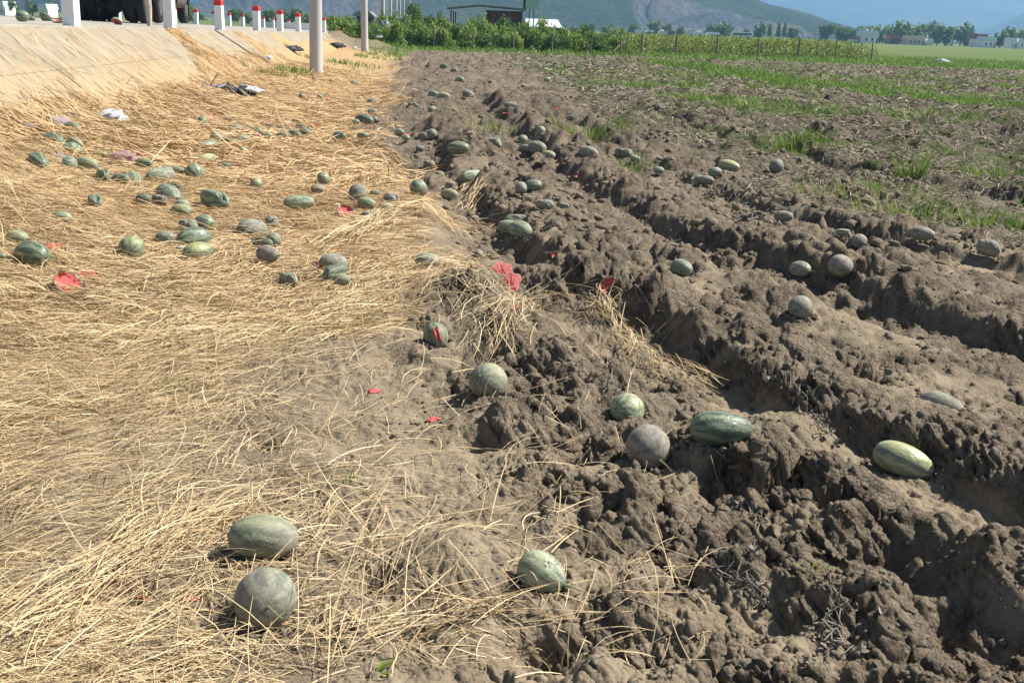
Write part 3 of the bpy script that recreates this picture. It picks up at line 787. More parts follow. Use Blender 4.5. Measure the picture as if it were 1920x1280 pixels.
def zones(x, y):
    """cover of the ground: straw, grass, pale dry litter"""
    s, b, mudm = masks(x, y)
    pn = fbm(x, y, .8, 4, 101) * .45 + fbm(x, y, 3.5, 3, 103) * .25
    dens = sstep(.35, -.75, b + pn * np.clip(y / 5, .55, 1.8))
    # scant at the feet of the photographer, where bare soil shows through
    dens = dens * (1 - .40 * sstep(4.2, 3.0, y) * sstep(-2.2, -.7, b + pn))
    dens = dens * (1 - .62 * sstep(6.2, 3.4, y) * sstep(-1.35, -.25, b + pn * .8))
    dens = dens * (1 - .62 * sstep(5.6, 3.6, y) * sstep(.12, -.22, fbm(x, y, 1.7, 3, 107)))
    dens = dens * sstep(62, 52, y)
    dens = np.where(s < .0, 0, dens)
    gn = fbm(x, y, .35, 3, 111)
    gb = x - np.interp(y, [18, 22.5, 27, 33.6, 44, 56, 70], [16.5, 14.3, 12.5, 10.2, 8.6, 7.35, 6.3])                  # a grassy balk across the field
    balk = sstep(1.6 + .4 * gn, 1.1 + .4 * gn, np.abs(gb)) * sstep(16, 22, y) * sstep(64, 52, y)
    verge = sstep(62 + 5 * gn + .10 * np.clip(x, -20, 60), 68 + 4 * gn + .10 * np.clip(x, -20, 60), y) * (s > 3.0)
    fargreen = sstep(96, 120, y) + (s < -7.5)
    weedy = .62 * sstep(.02, .5, gn + .5 * fbm(x, y, 1.1, 3, 117)) * sstep(.5, 2.5, x - np.interp(y, F3[:, 0], F3[:, 1])) * sstep(13, 20, y) * sstep(64, 40, y)
    balk = np.maximum(balk, weedy)
    grass = np.clip(np.maximum(np.maximum(balk, verge), fargreen), 0, 1)
    px_ = x - np.interp(y, F3[:, 0], F3[:, 1])
    pale = sstep(.2, 2.2, px_ + 1.2 * gn) * sstep(5.5, 9.5, y) * (1 - grass)
    pale = np.maximum(pale, sstep(30, 50, y) * sstep(0, 4, x) * .8 * (1 - grass))
    grass = np.maximum(grass, .55 * sstep(.0, .5, gn + .4 * fbm(x, y, 1.3, 3, 113)) * sstep(22, 32, y) * (s > 1.6) * (b < 0) * (y < 75))
    return dens, grass, pale
straw = np.zeros_like(GZ); grassm = np.zeros_like(GZ); pale_ = np.zeros_like(GZ)
straw[:], grassm[:], pale_[:] = zones(GX, GY)
straw *= .30 + .70 * sstep(3.2, 6.6, GY)
# smoother mound of litter where grass and straw lie
idx = (np.arange(nr - 1)[:, None] * na + np.arange(na - 1)[None, :])
Fq = np.stack([idx, idx + 1, idx + na + 1, idx + na], -1).reshape(-1, 4)[:, ::-1]
P3 = np.stack([GX, GY, GZ], -1)
nm = np.cross(np.gradient(P3, axis=1), np.gradient(P3, axis=0)); nm /= np.linalg.norm(nm, axis=2)[..., None] + 1e-12
nm *= np.sign(nm[..., 2:3] + 1e-9)
fin = (RR < 17) & (RR > 1.3) & (np.abs(AA) < math.radians(55))
ds = np.zeros_like(GZ)
ds[fin] = crumbs(GX[fin], GY[fin], GZ[fin]) * mud[fin] * (1 - .70 * crust[fin]) * (1 - clear[fin]) * sstep(17, 11, GY[fin]) * (.45 + .95 * sstep(-.22, .42, fbm(GX[fin], GY[fin], 1.9, 3, 19)))
P3 = P3 + nm * ds[..., None]
V = P3.reshape(-1, 3)
gm = np_mesh('ground', V, Fq, True, {'straw': straw.ravel(), 'grass': grassm.ravel(), 'crust': crust.ravel(), 'pale': pale_.ravel()})
print('ground quads', len(Fq)); print('melon7', pos[7], 'mel5', pos[5])
gob = link('ground', gm, M['ground']); tag(gob, 'ploughed brown soil and straw-covered ground of a field', None, None, 'structure')

# ---------------------------------------------------------------- melon shapes
def melon_mesh(name, kind, seed, nu=36, nv=24):
    u = np.linspace(0, math.pi, nv + 1); v = np.linspace(0, 2 * math.pi, nu, endpoint=False)
    U, Vv = np.meshgrid(u, v, indexing='ij')
    x = -np.cos(U); r = np.sin(U)
    if kind == 'l': r = np.sin(U) ** .82 * (1 - .10 * x)
    if kind == 'o': r = np.sin(U) ** .92 * (1 - .05 * x)
    if kind == 'e': r = np.sin(U) * (1 - .13 * x)
    y = r * np.cos(Vv); z = r * np.sin(Vv)
    g = np.random.default_rng(seed)
    P = np.stack([x, y, z], -1)
    for _ in range(4):                                   # slightly uneven growth
        dvec = g.normal(size=3); dvec /= np.linalg.norm(dvec); k = g.uniform(1.5, 3); ph = g.uniform(0, 6)
        P = P * (1 + .014 * np.sin(P @ dvec * k + ph))[..., None]
    if kind == 'c':                                      # rotten and fallen in: creases and dents
        for _ in range(7):
            dvec = g.normal(size=3); dvec[2] = abs(dvec[2]) * .8; dvec /= np.linalg.norm(dvec)
            q = np.exp(-(np.maximum(0, 1 - P @ dvec) / g.uniform(.05, .22)))
            P = P - dvec * (q * g.uniform(.12, .42))[..., None]
        for _ in range(3):
            a = g.uniform(0, 6); b = np.array([math.cos(a), math.sin(a), g.uniform(-.3, .3)])
            fold = np.exp(-((P @ b - g.uniform(-.5, .5)) / .09) ** 2)
            P[..., 2] -= fold * .22 * (P[..., 2] > 0)
        P[..., 2] = np.where(P[..., 2] > .62, .62 + (P[..., 2] - .62) * .35, P[..., 2])
    # hollow at both ends
    e = np.exp(-(1 - np.abs(P[..., 0])) / .018) * .035
    P[..., 0] -= np.sign(P[..., 0]) * e
    P = P.reshape(-1, 3) * .5
    i = np.arange(nv)[:, None] * nu; k = np.arange(nu)[None, :]
    F = np.stack([i + k, i + (k + 1) % nu, i + nu + (k + 1) % nu, i + nu + k], -1).reshape(-1, 4)
    return np_mesh(name, P, F, True)
def bits_mesh(seed, n=4):
    g = np.random.default_rng(seed); V = []; F = []
    for c in range(n):
        ox, oy = g.uniform(-.36, .36), g.uniform(-.36, .36); s = g.uniform(.10, .24); b = len(V)
        nu, nv = 12, 7
        for j in range(nv + 1):
            for k in range(nu):
                th, ph = math.pi * j / nv, 2 * math.pi * k / nu
                r = s * (1 + .28 * math.sin(3 * ph + c) * math.sin(th) + g.normal() * .12 * (0 < j < nv))
                V.append((ox + r * math.sin(th) * math.cos(ph) * 1.5, oy + r * math.sin(th) * math.sin(ph), r * math.cos(th) * .8 + .05))
        for j in range(nv):
            for k in range(nu): F.append((b + j * nu + k, b + (j + 1) * nu + k, b + (j + 1) * nu + (k + 1) % nu, b + j * nu + (k + 1) % nu))
    return np_mesh('flesh_bits', V, F, True, {'rindness': np.zeros(len(V))})
MESH = {}
for k in 'rolec':
    MESH[k] = [melon_mesh('melon_' + k, k, 10 + i + ord(k)) for i in range(6 if k == 'c' else 4)]
_st = MB().tube([(0, 0, 0), (.02, .004, .004), (.04, .012, .003), (.055, .03, -.004), (.06, .05, -.010)], [.0075, .0045, .0035, .003, .002], 6)
stem_me = _st.mesh('melon_stem', True); stem_me.materials.append(M['stem'])
_sc = MB()
_sc.V = []; _sc.tube([(0, 0, 0), (.004, 0, 0), (.006, 0, 0)], [.011, .009, .004], 10)
scar_me = _sc.mesh('melon_scar', True); scar_me.materials.append(M['stem'])
ORI = {0: (-72, -.25, 0), 1: (8, .1, .3), 2: (-28, .25, 0), 3: (58, .55, 0), 4: (40, .3, 0), 5: (-65, .25, 0), 6: (6, .05, 0), 7: (None, .26, .25), 8: (-55, .9, 0), 11: (-60, .2, 0), 12: (40, .2, 0)}
for i, (row, p) in enumerate(zip(MEL, pos)):
    px, py, w, h, tilt, kind, pale, dust, yel, lab = row
    x, y, L, D, yaw, zo = p
    b_ = float(x - np.interp(y, SB[:, 0], SB[:, 1]))
    z = max(tz[i] + zo, tz[i] - .2 * D)
    if y < 6: z = tz[i] + ((.40 if b_ < -.1 else .36) * D if i not in (4, 14, 13, 12) else {4: .26, 14: -.12, 13: .15, 12: .40}[i] * D)
    me = MESH[kind][i % len(MESH[kind])]
    if not me.materials: me.materials.append(M['melon'])
    o = link('watermelon', me, None, None, (x, y, z))
    rz, ry, _ = ORI.get(i, (None, random.uniform(-.12, .12), 0))
    rz = yaw if rz is None else math.radians(rz)
    if i not in ORI and kind == 'r': rz = random.uniform(0, 6.28); ry = random.uniform(-.5, .5)
    o.rotation_euler = (random.uniform(-.5, .5) if yel < .3 else random.uniform(-.15, .25), ry, rz)
    if kind == 'c': o.rotation_euler = (random.uniform(-.15, .15), ry * .3, rz + (math.pi if random.random() < .5 else 0))
    hd = D if kind != 'c' else D * 1.25
    o.scale = (L, D, hd)
    o['pale'], o['dust'], o['yellow'], o['seed'] = float(pale), float(dust), float(yel), (i * .6180339) % 1.0
    b = float(x - np.interp(y, SB[:, 0], SB[:, 1]))
    tag(o, lab, 'watermelon', STRAWM if b < .05 else MUDM)
    if i == 8:
        fl_ = link('flesh', bits_mesh(5, 4), M['flesh'], o, (.12, .02, .44)); fl_.scale = (.55, .30, .55)
    if i == 2:                                            # soil spilled over its shoulder
        gg = np.random.default_rng(3); cm = MB()
        for q in range(90):
            a_, t_ = gg.normal() * .75 + 1.2, gg.normal() * .42
            dv = Vector((math.sin(t_) * .5 - .12, math.cos(t_) * math.cos(a_) * .5, math.cos(t_) * math.sin(a_) * .5)).normalized() * .5
            s_ = gg.uniform(.008, .034); cm.box(dv, (s_, s_ * gg.uniform(.6, 1.3), s_ * .8), 0, Euler(tuple(gg.uniform(0, 6, 3))).to_matrix(), .7)
        so_ = cm.build('soil_crumbs', M['soilcrumb'], o); so_['kind'] = 'stuff'
    if y < 8.5 and kind != 'c':
        st = link('stem', stem_me, None, o, (.488, 0, 0)); st.scale = (1 / L * .8, 1 / D * .8, 1 / D * .8)
        sc = link('blossom_scar', scar_me, None, o, (-.489, 0, 0)); sc.scale = (-1 / L * .7, 1 / D * .7, 1 / D * .7)

# ---------------------------------------------------------------- broken ones
def chunk_parts(seed, n=40, m=9):
    """a torn slab of melon: ragged wet flesh above, rind behind"""
    g = np.random.default_rng(seed); a = np.linspace(0, 2 * math.pi, n, endpoint=False)
    R = .5 * (1 + .16 * np.sin(2 * a + seed) + .10 * np.sin(5 * a + 2 * seed) + .03 * g.normal(size=n))
    def dome(h, k, rough):
        P = [[(0, 0, h + g.normal() * rough)] * n]
        for j in range(1, m + 1):
            t = j / m; zz = h * (1 - t ** 2) + g.normal(size=n) * rough * (j < m)
            P.append(np.stack([R * t * np.cos(a) * k, R * t * np.sin(a) * k, zz], -1))
        return np.array(P).reshape(-1, 3)
    i = np.arange(m)[:, None] * n; k = np.arange(n)[None]
    F = np.stack([i + k, i + n + k, i + n + (k + 1) % n, i + (k + 1) % n], -1).reshape(-1, 4)
    att = np.repeat((np.arange(m + 1) / m) ** 7 * .9, n)
    return np_mesh('melon_rind', dome(-.30, 1.03, 0) - np.array([0, 0, .01]), F[:, ::-1], True), np_mesh('melon_flesh', dome(.05, 1., .014), F, True, {'rindness': att})
chunks = [chunk_parts(s) for s in (2, 6)]
def shell_parts(seed, nu=30, nv=10):
    """half a melon: rind outside, ragged red flesh inside; opens towards +z"""
    g = np.random.default_rng(seed)
    v = np.linspace(0, 2 * math.pi, nu, endpoint=False); jag = .16 * g.normal(size=nu) * .5 + .10 * np.sin(v * 3 + g.uniform(0, 6)) + .06 * np.sin(v * 7 + 1)
    def bowl(rad, lift, rough):
        P = []
        for j in range(nv + 1):
            t = j / nv
            th = t * (math.pi / 2 + jag * 1.0)
            rr = rad * (1 + rough * g.normal(size=nu) * (0 < j))
            P.append(np.stack([np.sin(th) * np.cos(v) * rr, np.sin(th) * np.sin(v) * rr, -np.cos(th) * rr + lift], -1))
        return np.array(P)
    o, i_ = bowl(.5, 0, 0), bowl(.462, .0, 0)
    n = (nv + 1) * nu
    V = np.concatenate([o.reshape(-1, 3), i_.reshape(-1, 3)])
    a = np.arange(nv)[:, None] * nu; k = np.arange(nu)[None, :]
    q = np.stack([a + k, a + nu + k, a + nu + (k + 1) % nu, a + (k + 1) % nu], -1).reshape(-1, 4)
    kk = np.arange(nu); top = np.stack([nv * nu + kk, n + nv * nu + kk, n + nv * nu + (kk + 1) % nu, nv * nu + (kk + 1) % nu], -1)
    rind = np_mesh('melon_rind', V, np.concatenate([q[:, ::-1], q + n, top[:, ::-1]]), True)
    fl = bowl(.458, 0, .0)
    for j in range(nv + 1):
        t = j / nv
        depth = .55 + .45 * t
        fl[j] = fl[j] * np.array([1, 1, .55]) * (depth + .05 * g.normal(size=(nu, 1)) * (0 < j < nv))
    att = np.repeat((np.arange(nv + 1) / nv) ** 3, nu)
    flesh = np_mesh('melon_flesh', fl.reshape(-1, 3), q, True, {'rindness': att})
    return rind, flesh
shells = [shell_parts(s) for s in (3, 5, 9)]
bitsm = [bits_mesh(s, n) for s, n in ((1, 3), (2, 5), (4, 4))]
for s in shells + chunks: s[0].materials.append(M['melon']); s[1].materials.append(M['flesh'])
for b in bitsm: b.materials.append(M['flesh'])
for i, (px, py, w, h, style, lab) in enumerate(RED):
    x, y, z = hit(px, py, .02)
    dep = math.hypot(math.hypot(x, y), H - z); wm = w * dep / FPX; hm = h * dep / FPX
    z0 = float(gz(x, y))
    sinD = max((H - z) / dep, .1)
    if style == 'bits':
        o = link('flesh_scrap', bitsm[i % 3], None, None, (x, y, z0 + .004)); yw = min(hm / sinD, wm * 1.6)
        o.scale = (wm * 1.35, yw * 1.2, min(hm * 1.3, .09) * 1.5); o.rotation_euler = (0, 0, random.uniform(-.4, .4))
        tag(o, lab, 'melon flesh', 'torn red melon flesh')
    else:
        rt = empty('broken_melon', (x, y, z0), 0)
        S = wm * (.86 if style == 'chunk' else 1.05)
        rind, flesh = chunks[i % 2] if style == 'chunk' else shells[i % 3]
        a = link('rind', rind, None, rt); b = link('flesh', flesh, None, rt)
        for q in (a, b):
            if style == 'chunk': q.scale = (S * 1.15, S * 1.2, S * .9); q.location = (0, 0, S * .38); q.rotation_euler = (.95 if i == 0 else .75, (.15 if i == 0 else -.22), 0)
            else: q.scale = (S, S * .8, S * .8); q.location = (0, 0, S * .32); q.rotation_euler = (1.0, -.45 if px > 800 else .25, .2 * i - .3)
        a['pale'], a['dust'], a['yellow'], a['seed'] = .3, .3, 0., i * .137 % 1
        tag(rt, lab, 'broken melon', 'watermelons smashed open')
# ---------------------------------------------------------------- straw: every stalk a bent ribbon
def ribbons(name, base_xyz, heading, length, width, arch, tone, roll, segs=3, bend=0., hug=None, mat=None):
    n = len(length)
    t = np.linspace(0, 1, segs + 1)
    V = np.zeros((n, segs + 1, 2, 3), np.float32)
    if hug is not None:                                   # a stalk is stiff: it rests on the high points under it
        gs = np.array([gz(base_xyz[:, 0] + np.cos(heading + bend * (tt - .5)) * length * (tt - .5), base_xyz[:, 1] + np.sin(heading + bend * (tt - .5)) * length * (tt - .5)) for tt in t])
        g0, g1 = gs[0], gs[-1]; up_ = np.max([gs[j] - (g0 + (g1 - g0) * t[j]) for j in range(segs + 1)], 0)
    for j, tt in enumerate(t):
        hd = heading + bend * (tt - .5)
        cx = base_xyz[:, 0] + np.cos(hd) * length * (tt - .5); cy = base_xyz[:, 1] + np.sin(hd) * length * (tt - .5)
        g = g0 + (g1 - g0) * tt + up_ * .6 if hug is not None else 0
        cz = (g + base_xyz[:, 2] + arch[:, 0] * np.sin(math.pi * tt) + arch[:, 1] * tt)
        w = width * (.5 if j < segs else .22) * (.8 if j == 0 else 1)
        ox, oy = -np.sin(hd) * np.cos(roll) * w, np.cos(hd) * np.cos(roll) * w; oz = np.sin(roll) * w
        V[:, j, 0] = np.stack([cx - ox, cy - oy, cz - oz], -1); V[:, j, 1] = np.stack([cx + ox, cy + oy, cz + oz], -1)
    k = 2 * (segs + 1)
    b = np.arange(n)[:, None, None] * k; jj = np.arange(segs)[None, :, None] * 2
    F = (b + jj + np.array([0, 1, 3, 2])[None, None, :]).reshape(-1, 4)
    me = np_mesh(name, V.reshape(-1, 3), F, False, {'tone': np.repeat(tone, k)})
    return link(name, me, mat)

def scatter_straw(n, r0, r1, wid, len0, len1, lift, seed, thin):
    g = np.random.default_rng(seed)
    r = r0 * (r1 / r0) ** g.random(n * 5) if r1 / r0 > 3 else np.sqrt(r0 ** 2 + (r1 ** 2 - r0 ** 2) * g.random(n * 5))
    a = g.uniform(-math.radians(32), math.radians(14), n * 5)
    x, y = r * np.sin(a), r * np.cos(a)
    dens, gr, pl = zones(x, y)
    clump = np.where(y < 4, .26, .38) + np.where(y < 4, .74, .62) * sstep(-.22, .32, fbm(x, y, 2.4, 3, 201))
    keep = g.random(n * 5) < np.clip(dens, 0, 1) ** thin * clump
    s = sdist(x, y); keep &= (s > .02) 
    bd = np.where(s < 1.6, np.maximum(bank_z(s, y) - gz(x, y), 0), 0); keep &= (bd < .012) | (g.random(n * 5) < .65 * np.exp(-bd / .04))
    for (mx, my, L_, D_2, _, _) in pos:                   # the fruit lie on top of the straw
        if r0 - 1 < math.hypot(mx, my) < r1 + 1: keep &= ((x - mx) ** 2 + (y - my) ** 2) > (.36 * (L_ + D_2) * g.uniform(.25, 1.25, n * 5)) ** 2
    x, y, dens, s, bd = x[keep][:n], y[keep][:n], dens[keep][:n], s[keep][:n], bd[keep][:n]; m = len(x)
    hd = .42 + .45 * fbm(x, y, .8, 2, 205) * 2 + g.normal(size=m) * .48
    far = g.random(m) < .22; hd = np.where(far, g.uniform(0, math.pi, m), hd)
    onb = (s < 2.2) & (g.random(m) < .75); hd = np.where(onb, -.30 + g.normal(size=m) * .35, hd)
    hd = np.where(g.random(m) < .5, hd, hd + math.pi)
    L = g.uniform(len0, len1, m) * (1 + .5 * (g.random(m) < .12)) * np.where(g.random(m) < .3, .55, 1)
    arch = np.stack([np.abs(g.normal(size=m)) * .07 * L, g.normal(size=m) * .06 * L * (g.random(m) < .5)], -1)
    up = g.random(m) < .05; arch[up, 1] = np.abs(g.normal(size=up.sum())) * .30 * L[up] + .02
    z = .004 + bd + lift * g.random(m) ** 1.3 * np.clip(dens * 1.3, .15, 1)
    tone = np.clip(.45 + .24 * g.normal(size=m) + .30 * fbm(x, y, 1.1, 3, 207) - .25 * (g.random(m) < .3), 0, 1)
    return ribbons('straw', np.stack([x, y, z], -1), hd, L, wid * g.uniform(.6, 1.35, m), arch, tone, g.normal(size=m) * .5, 3, g.normal(size=m) * .28, True, M['straw'])

def join(objs, name):
    a = objs[0]
    for o in objs[1:]: pass
    return a
S = [scatter_straw(46000, 1.8, 5.6, .0023, .035, .24, .022, 1, 1.0), scatter_straw(54000, 5.2, 11, .0042, .06, .30, .026, 2, .8),
     scatter_straw(40000, 10.5, 34, .010, .14, .42, .03, 3, .7)]
for o, l in zip(S, ('matted yellow straw over the near ground', 'thick straw cover in the middle of the strip', 'far straw cover at the foot of the bank')):
    tag(o, l, None, None, 'stuff')

# loose stalks thrown over the bare soil, and standing stubs
g = np.random.default_rng(77)
n = 8000
px_, py_ = g.uniform(220, 1330, n), 1280 - 760 * g.random(n) ** .8
D_ = np.array([ray(a, b) for a, b in zip(px_, py_)]); t_ = -H / D_[:, 2]; x, y = D_[:, 0] * t_, D_[:, 1] * t_
b = x - np.interp(y, SB[:, 0], SB[:, 1])
k = (g.random(n) < np.exp(-np.clip(b, 0, 9) * 2.0) * .95 + .015) & (b > -.6); x, y = x[k], y[k]; m = len(x)
hd = .6 + g.normal(size=m) * .9
L = g.uniform(.03, .24, m) * np.where(g.random(m) < .07, 1.8, 1)
arch = np.stack([np.abs(g.normal(size=m)) * .06 * L, np.where(g.random(m) < .22, np.abs(g.normal(size=m)) * .35 * L + .02, 0)], -1)
o = ribbons('loose_straw', np.stack([x, y, .007 + .012 * g.random(m)], -1), hd, L, g.uniform(.0013, .0034, m), arch, np.clip(.50 + .22 * g.normal(size=m), 0, 1), g.normal(size=m) * .5, 4, g.normal(size=m) * .35, True, M['straw'])
tag(o, 'loose straw stalks scattered over bare soil', None, None, 'stuff')

def bundle(label, pts, n, spread, length, seed, z0=.02, wid=.003, jit=.18, rise=.0):
    """a swath of stalks lying along a bent line of photo points"""
    g = np.random.default_rng(seed)
    P = np.array([hit(px, py)[:2] for px, py in pts]); seg = np.r_[0, np.cumsum(np.hypot(*np.diff(P, axis=0).T))]
    t = g.random(n) * seg[-1]
    x = np.interp(t, seg, P[:, 0]); y = np.interp(t, seg, P[:, 1])
    e = .05 * seg[-1]
    dx = np.interp(t + e, seg, P[:, 0]) - np.interp(t - e, seg, P[:, 0]); dy = np.interp(t + e, seg, P[:, 1]) - np.interp(t - e, seg, P[:, 1])
    h0 = np.arctan2(dy, dx); off = g.normal(size=n) * spread
    x, y = x - np.sin(h0) * off, y + np.cos(h0) * off
    hd = h0 + g.normal(size=n) * jit
    L = length * g.uniform(.5, 1.3, n)
    arch = np.stack([np.abs(g.normal(size=n)) * .05 * L + rise * g.random(n), g.normal(size=n) * .05 * L], -1)
    z = z0 * g.random(n) * np.exp(-(off / spread) ** 2 * .5) * 3 + .008
    o = ribbons('straw_bundle', np.stack([x, y, z], -1), hd, L, wid * g.uniform(.6, 1.3, n), arch, np.clip(.5 + .22 * g.normal(size=n), 0, 1), g.normal(size=n) * .5, 4, g.normal(size=n) * .35, True, M['straw'])
    # one thing: put its origin where it lies
    c = Vector((float(P[:, 0].mean()), float(P[:, 1].mean()), 0)); o.data.transform(Matrix.Translation(-c)); o.location = c
    return tag(o, label, 'straw bundle', 'swaths of loose straw on the soil')
bundle('thick straw bundle lying across the trench floor beside the low dark mound', [(1112, 580), (1165, 645), (1240, 700), (1325, 735)], 300, .045, .28, 11, .035)
bundle('straw swath arching around the soil hump below the smashed red melon', [(935, 660), (965, 610), (1010, 575), (1075, 575), (1140, 615)], 190, .055, .30, 12, .03, jit=.35)
bundle('straw swath sweeping down the hump from the melon halves', [(760, 515), (850, 500), (900, 545), (930, 600), (945, 650)], 260, .10, .34, 13, .02, jit=.5)
bundle('straw wisp curving over the clods near the tan flattened melon', [(650, 460), (720, 420), (790, 400), (830, 425)], 190, .10, .45, 14, .03, wid=.005)
bundle('straw wisp hanging down the wall of the deep trench', [(905, 345), (890, 375), (870, 400)], 60, .05, .45, 15, .02, wid=.006)
bundle('flat swath of brown stalks on crusted soil', [(760, 1190), (860, 1165), (960, 1150)], 60, .03, .30, 18, .012, jit=.3)
bundle('long swath of pale stalks slanting through the matted straw', [(60, 1180), (200, 1080), (330, 1010), (430, 960)], 240, .07, .28, 19, .02, jit=.35)

# ---------------------------------------------------------------- crumbs and clods of soil
def soil_mat():
    n = NT('clod_soil', .95, .1)
    r = n.attr('tone')
    c = n.mix(r, (.120, .094, .066), (.265, .213, .154))
    c = n.mix(n.math('MULTIPLY', n.rmp(n.noise(60, 5, .7), .4, .7), .6), c, (.27, .227, .177))
    return n.out(c, None, n.bump(n.noise(170, 5, .7), .9, .010))
M['clod'] = soil_mat()
def ico(sub=1):
    import bmesh
    bm = bmesh.new(); bmesh.ops.create_icosphere(bm, subdivisions=sub, radius=1)
    V = np.array([v.co[:] for v in bm.verts]); F = np.array([[v.index for v in f.verts] for f in bm.faces]); bm.free(); return V, F
IV, IF = ico(2)
def clods(n, r0, r1, s0, s1, seed, label, pw=1.7):
    g = np.random.default_rng(seed)
    r = np.sqrt(r0 ** 2 + (r1 ** 2 - r0 ** 2) * g.random(n * 6)) if r1 < 3 * r0 else r0 * (r1 / r0) ** g.random(n * 6)
    a = g.uniform(-math.radians(24), math.radians(38), n * 6)
    x, y = r * np.sin(a), r * np.cos(a)
    s, b, mud = masks(x, y)
    patch = sstep(-.15, .35, fbm(x, y, 1.6, 3, 301))
    k = g.random(n * 6) < mud * (.12 + .88 * patch) * sstep(-.1, .5, b - .45 * sstep(6.5, 4.8, y))
    x, y = x[k][:n], y[k][:n]; m = len(x)
    sz = s0 * (s1 / s0) ** (g.random(m) ** pw)
    # stay clear of the melons
    V = np.repeat(IV[None], m, 0)
    for q in range(4):
        dvec = g.normal(size=(m, 3)); dvec /= np.linalg.norm(dvec, axis=1)[:, None]
        pr = np.einsum('mvk,mk->mv', V, dvec)
        V = V * (1 + .20 * np.sin(pr * g.uniform(1.5, 4.5, (m, 1)) + g.uniform(0, 6, (m, 1))))[..., None]
    if len(IV) < 100: V = V * (1 + .13 * g.normal(size=V.shape[:2]))[..., None]
    else:                                                 # crumbs stuck together
        cd = g.normal(size=(m, 46, 3)); cd /= np.linalg.norm(cd, axis=2)[..., None]
        U = IV / np.linalg.norm(IV, axis=1)[:, None]
        for c0 in range(0, m, 50):
            dt = np.einsum('vk,mck->mvc', U, cd[c0:c0 + 50]); V[c0:c0 + 50] *= (.72 + .42 * np.sqrt(np.clip((dt - .86) / .14, 0, 1)).max(2))[..., None]
        V = V * (1 + .03 * g.normal(size=V.shape[:2]))[..., None]
    V = V * sz[:, None, None] * g.uniform(.65, 1.3, (m, 1, 3)) * np.array([1, 1, .8])
    V = V + np.stack([x, y, gz(x, y) + sz * .22], -1)[:, None, :]
    nv = len(IV); F = (IF[None] + (np.arange(m) * nv)[:, None, None]).reshape(-1, 3)
    me = np_mesh('clods', V.reshape(-1, 3), F, len(IV) > 30, {'tone': np.repeat(np.clip(.5 + .25 * g.normal(size=m), 0, 1), nv)})
    o = link('soil_clods', me, M['clod']); return tag(o, label, None, None, 'stuff')
IV, IF = ico(1)
clods(10500, 1.9, 8, .0028, .013, 21, 'crumbled soil in the near furrows', 1.5)
clods(9000, 8, 40, .010, .055, 22, 'scattered soil clods in the far furrows', 2.0)
IV, IF = ico(2)
clods(1250, 1.9, 8, .006, .014, 24, 'small soil clods about the near furrows', 1.6)
IV, IF = ico(3)
clods(150, 2.2, 9, .014, .030, 23, 'lumpy soil clods about the near trenches', 1.4)

def pushed_crumbs():
    """soil crumbs against the sides of the near fruit"""
    g = np.random.default_rng(9); IV, IF = ico(1); Vs, n = [], 0
    for (x, y, L, D, yaw, zo) in pos:
        if y > 9 or x - np.interp(y, SB[:, 0], SB[:, 1]) < -.15: continue
        for q in range(46):
            a = g.uniform(0, 6.28); rr = g.uniform(.96, 1.30); u, v = math.cos(a) * L / 2 * rr, math.sin(a) * D / 2 * rr
            px, py = x + u * math.cos(yaw) - v * math.sin(yaw), y + u * math.sin(yaw) + v * math.cos(yaw)
            s = g.uniform(.004, .015); Vs.append(IV * (1 + .15 * g.normal(size=(len(IV), 1))) * s * g.uniform(.7, 1.3, 3) + np.array([px, py, float(gz(px, py)) + s * .4])); n += 1
    F = (IF[None] + (np.arange(n) * len(IV))[:, None, None]).reshape(-1, 3)
    o = link('soil_crumbs', np_mesh('crumbs', np.concatenate(Vs), F, False, {'tone': np.repeat(g.random(n), len(IV))}), M['clod']); tag(o, 'crumbs of soil against the near melons', None, None, 'stuff')
pushed_crumbs()

# ---------------------------------------------------------------- grass and weeds
def blades(name, x, y, z, ht, wid, lean, tone, seed, mat, az=None):
    g = np.random.default_rng(seed); n = len(x)
    az = g.uniform(0, 2 * math.pi, n) if az is None else az
    f = g.uniform(0, 2 * math.pi, n)
    V = np.zeros((n, 5, 3), np.float32)
    for j, (t, w) in enumerate(((0, 1), (.55, .8), (1, 0))):
        cx = x + np.cos(az) * lean * ht * t ** 1.7; cy = y + np.sin(az) * lean * ht * t ** 1.7; cz = z + ht * t * (1 - .22 * lean * t)
        if j < 2:
            V[:, 2 * j] = np.stack([cx - np.cos(f) * wid * w / 2, cy - np.sin(f) * wid * w / 2, cz], -1)
            V[:, 2 * j + 1] = np.stack([cx + np.cos(f) * wid * w / 2, cy + np.sin(f) * wid * w / 2, cz], -1)
        else: V[:, 4] = np.stack([cx, cy, cz], -1)
    b = np.arange(n)[:, None, None] * 5
    F = (b + np.array([[0, 1, 3], [0, 3, 2], [2, 3, 4]])[None]).reshape(-1, 3)
    return np_mesh(name, V.reshape(-1, 3), F, False, {'tone': np.repeat(tone, 5)})

# the grassy balk, the verge before the fence and the weeds among the dry litter
g = np.random.default_rng(5)
N = 420000
r = 14 * (110 / 14) ** g.random(N); a = g.uniform(-math.radians(20), math.radians(31), N)
x, y = r * np.sin(a), r * np.cos(a)
dens, gr, pl = zones(x, y); w = fbm(x, y, .5, 3, 401)
k = (g.random(N) < gr * (y < 105) * np.where(y < 62, .75, .30)) | (g.random(N) < pl * sstep(.0, .38, w) * .26)
k &= sdist(x, y) > 2.5
x, y, gr = x[k], y[k], gr[k]; n = len(x)
me = blades('grass', x, y, gz(x, y) - .01, g.uniform(.10, .26, n) * np.clip(y / 40, .6, 1.5) * (.5 + .5 * gr), .016 * np.clip(y / 22, .8, 3), g.uniform(.2, 1., n), np.clip(g.random(n) ** 1.2 * .98, 0, 1), 6, M['grass'])
o = link('grass', me, M['grass']); tag(o, 'green grass on the balk and along the fence', None, None, 'stuff')
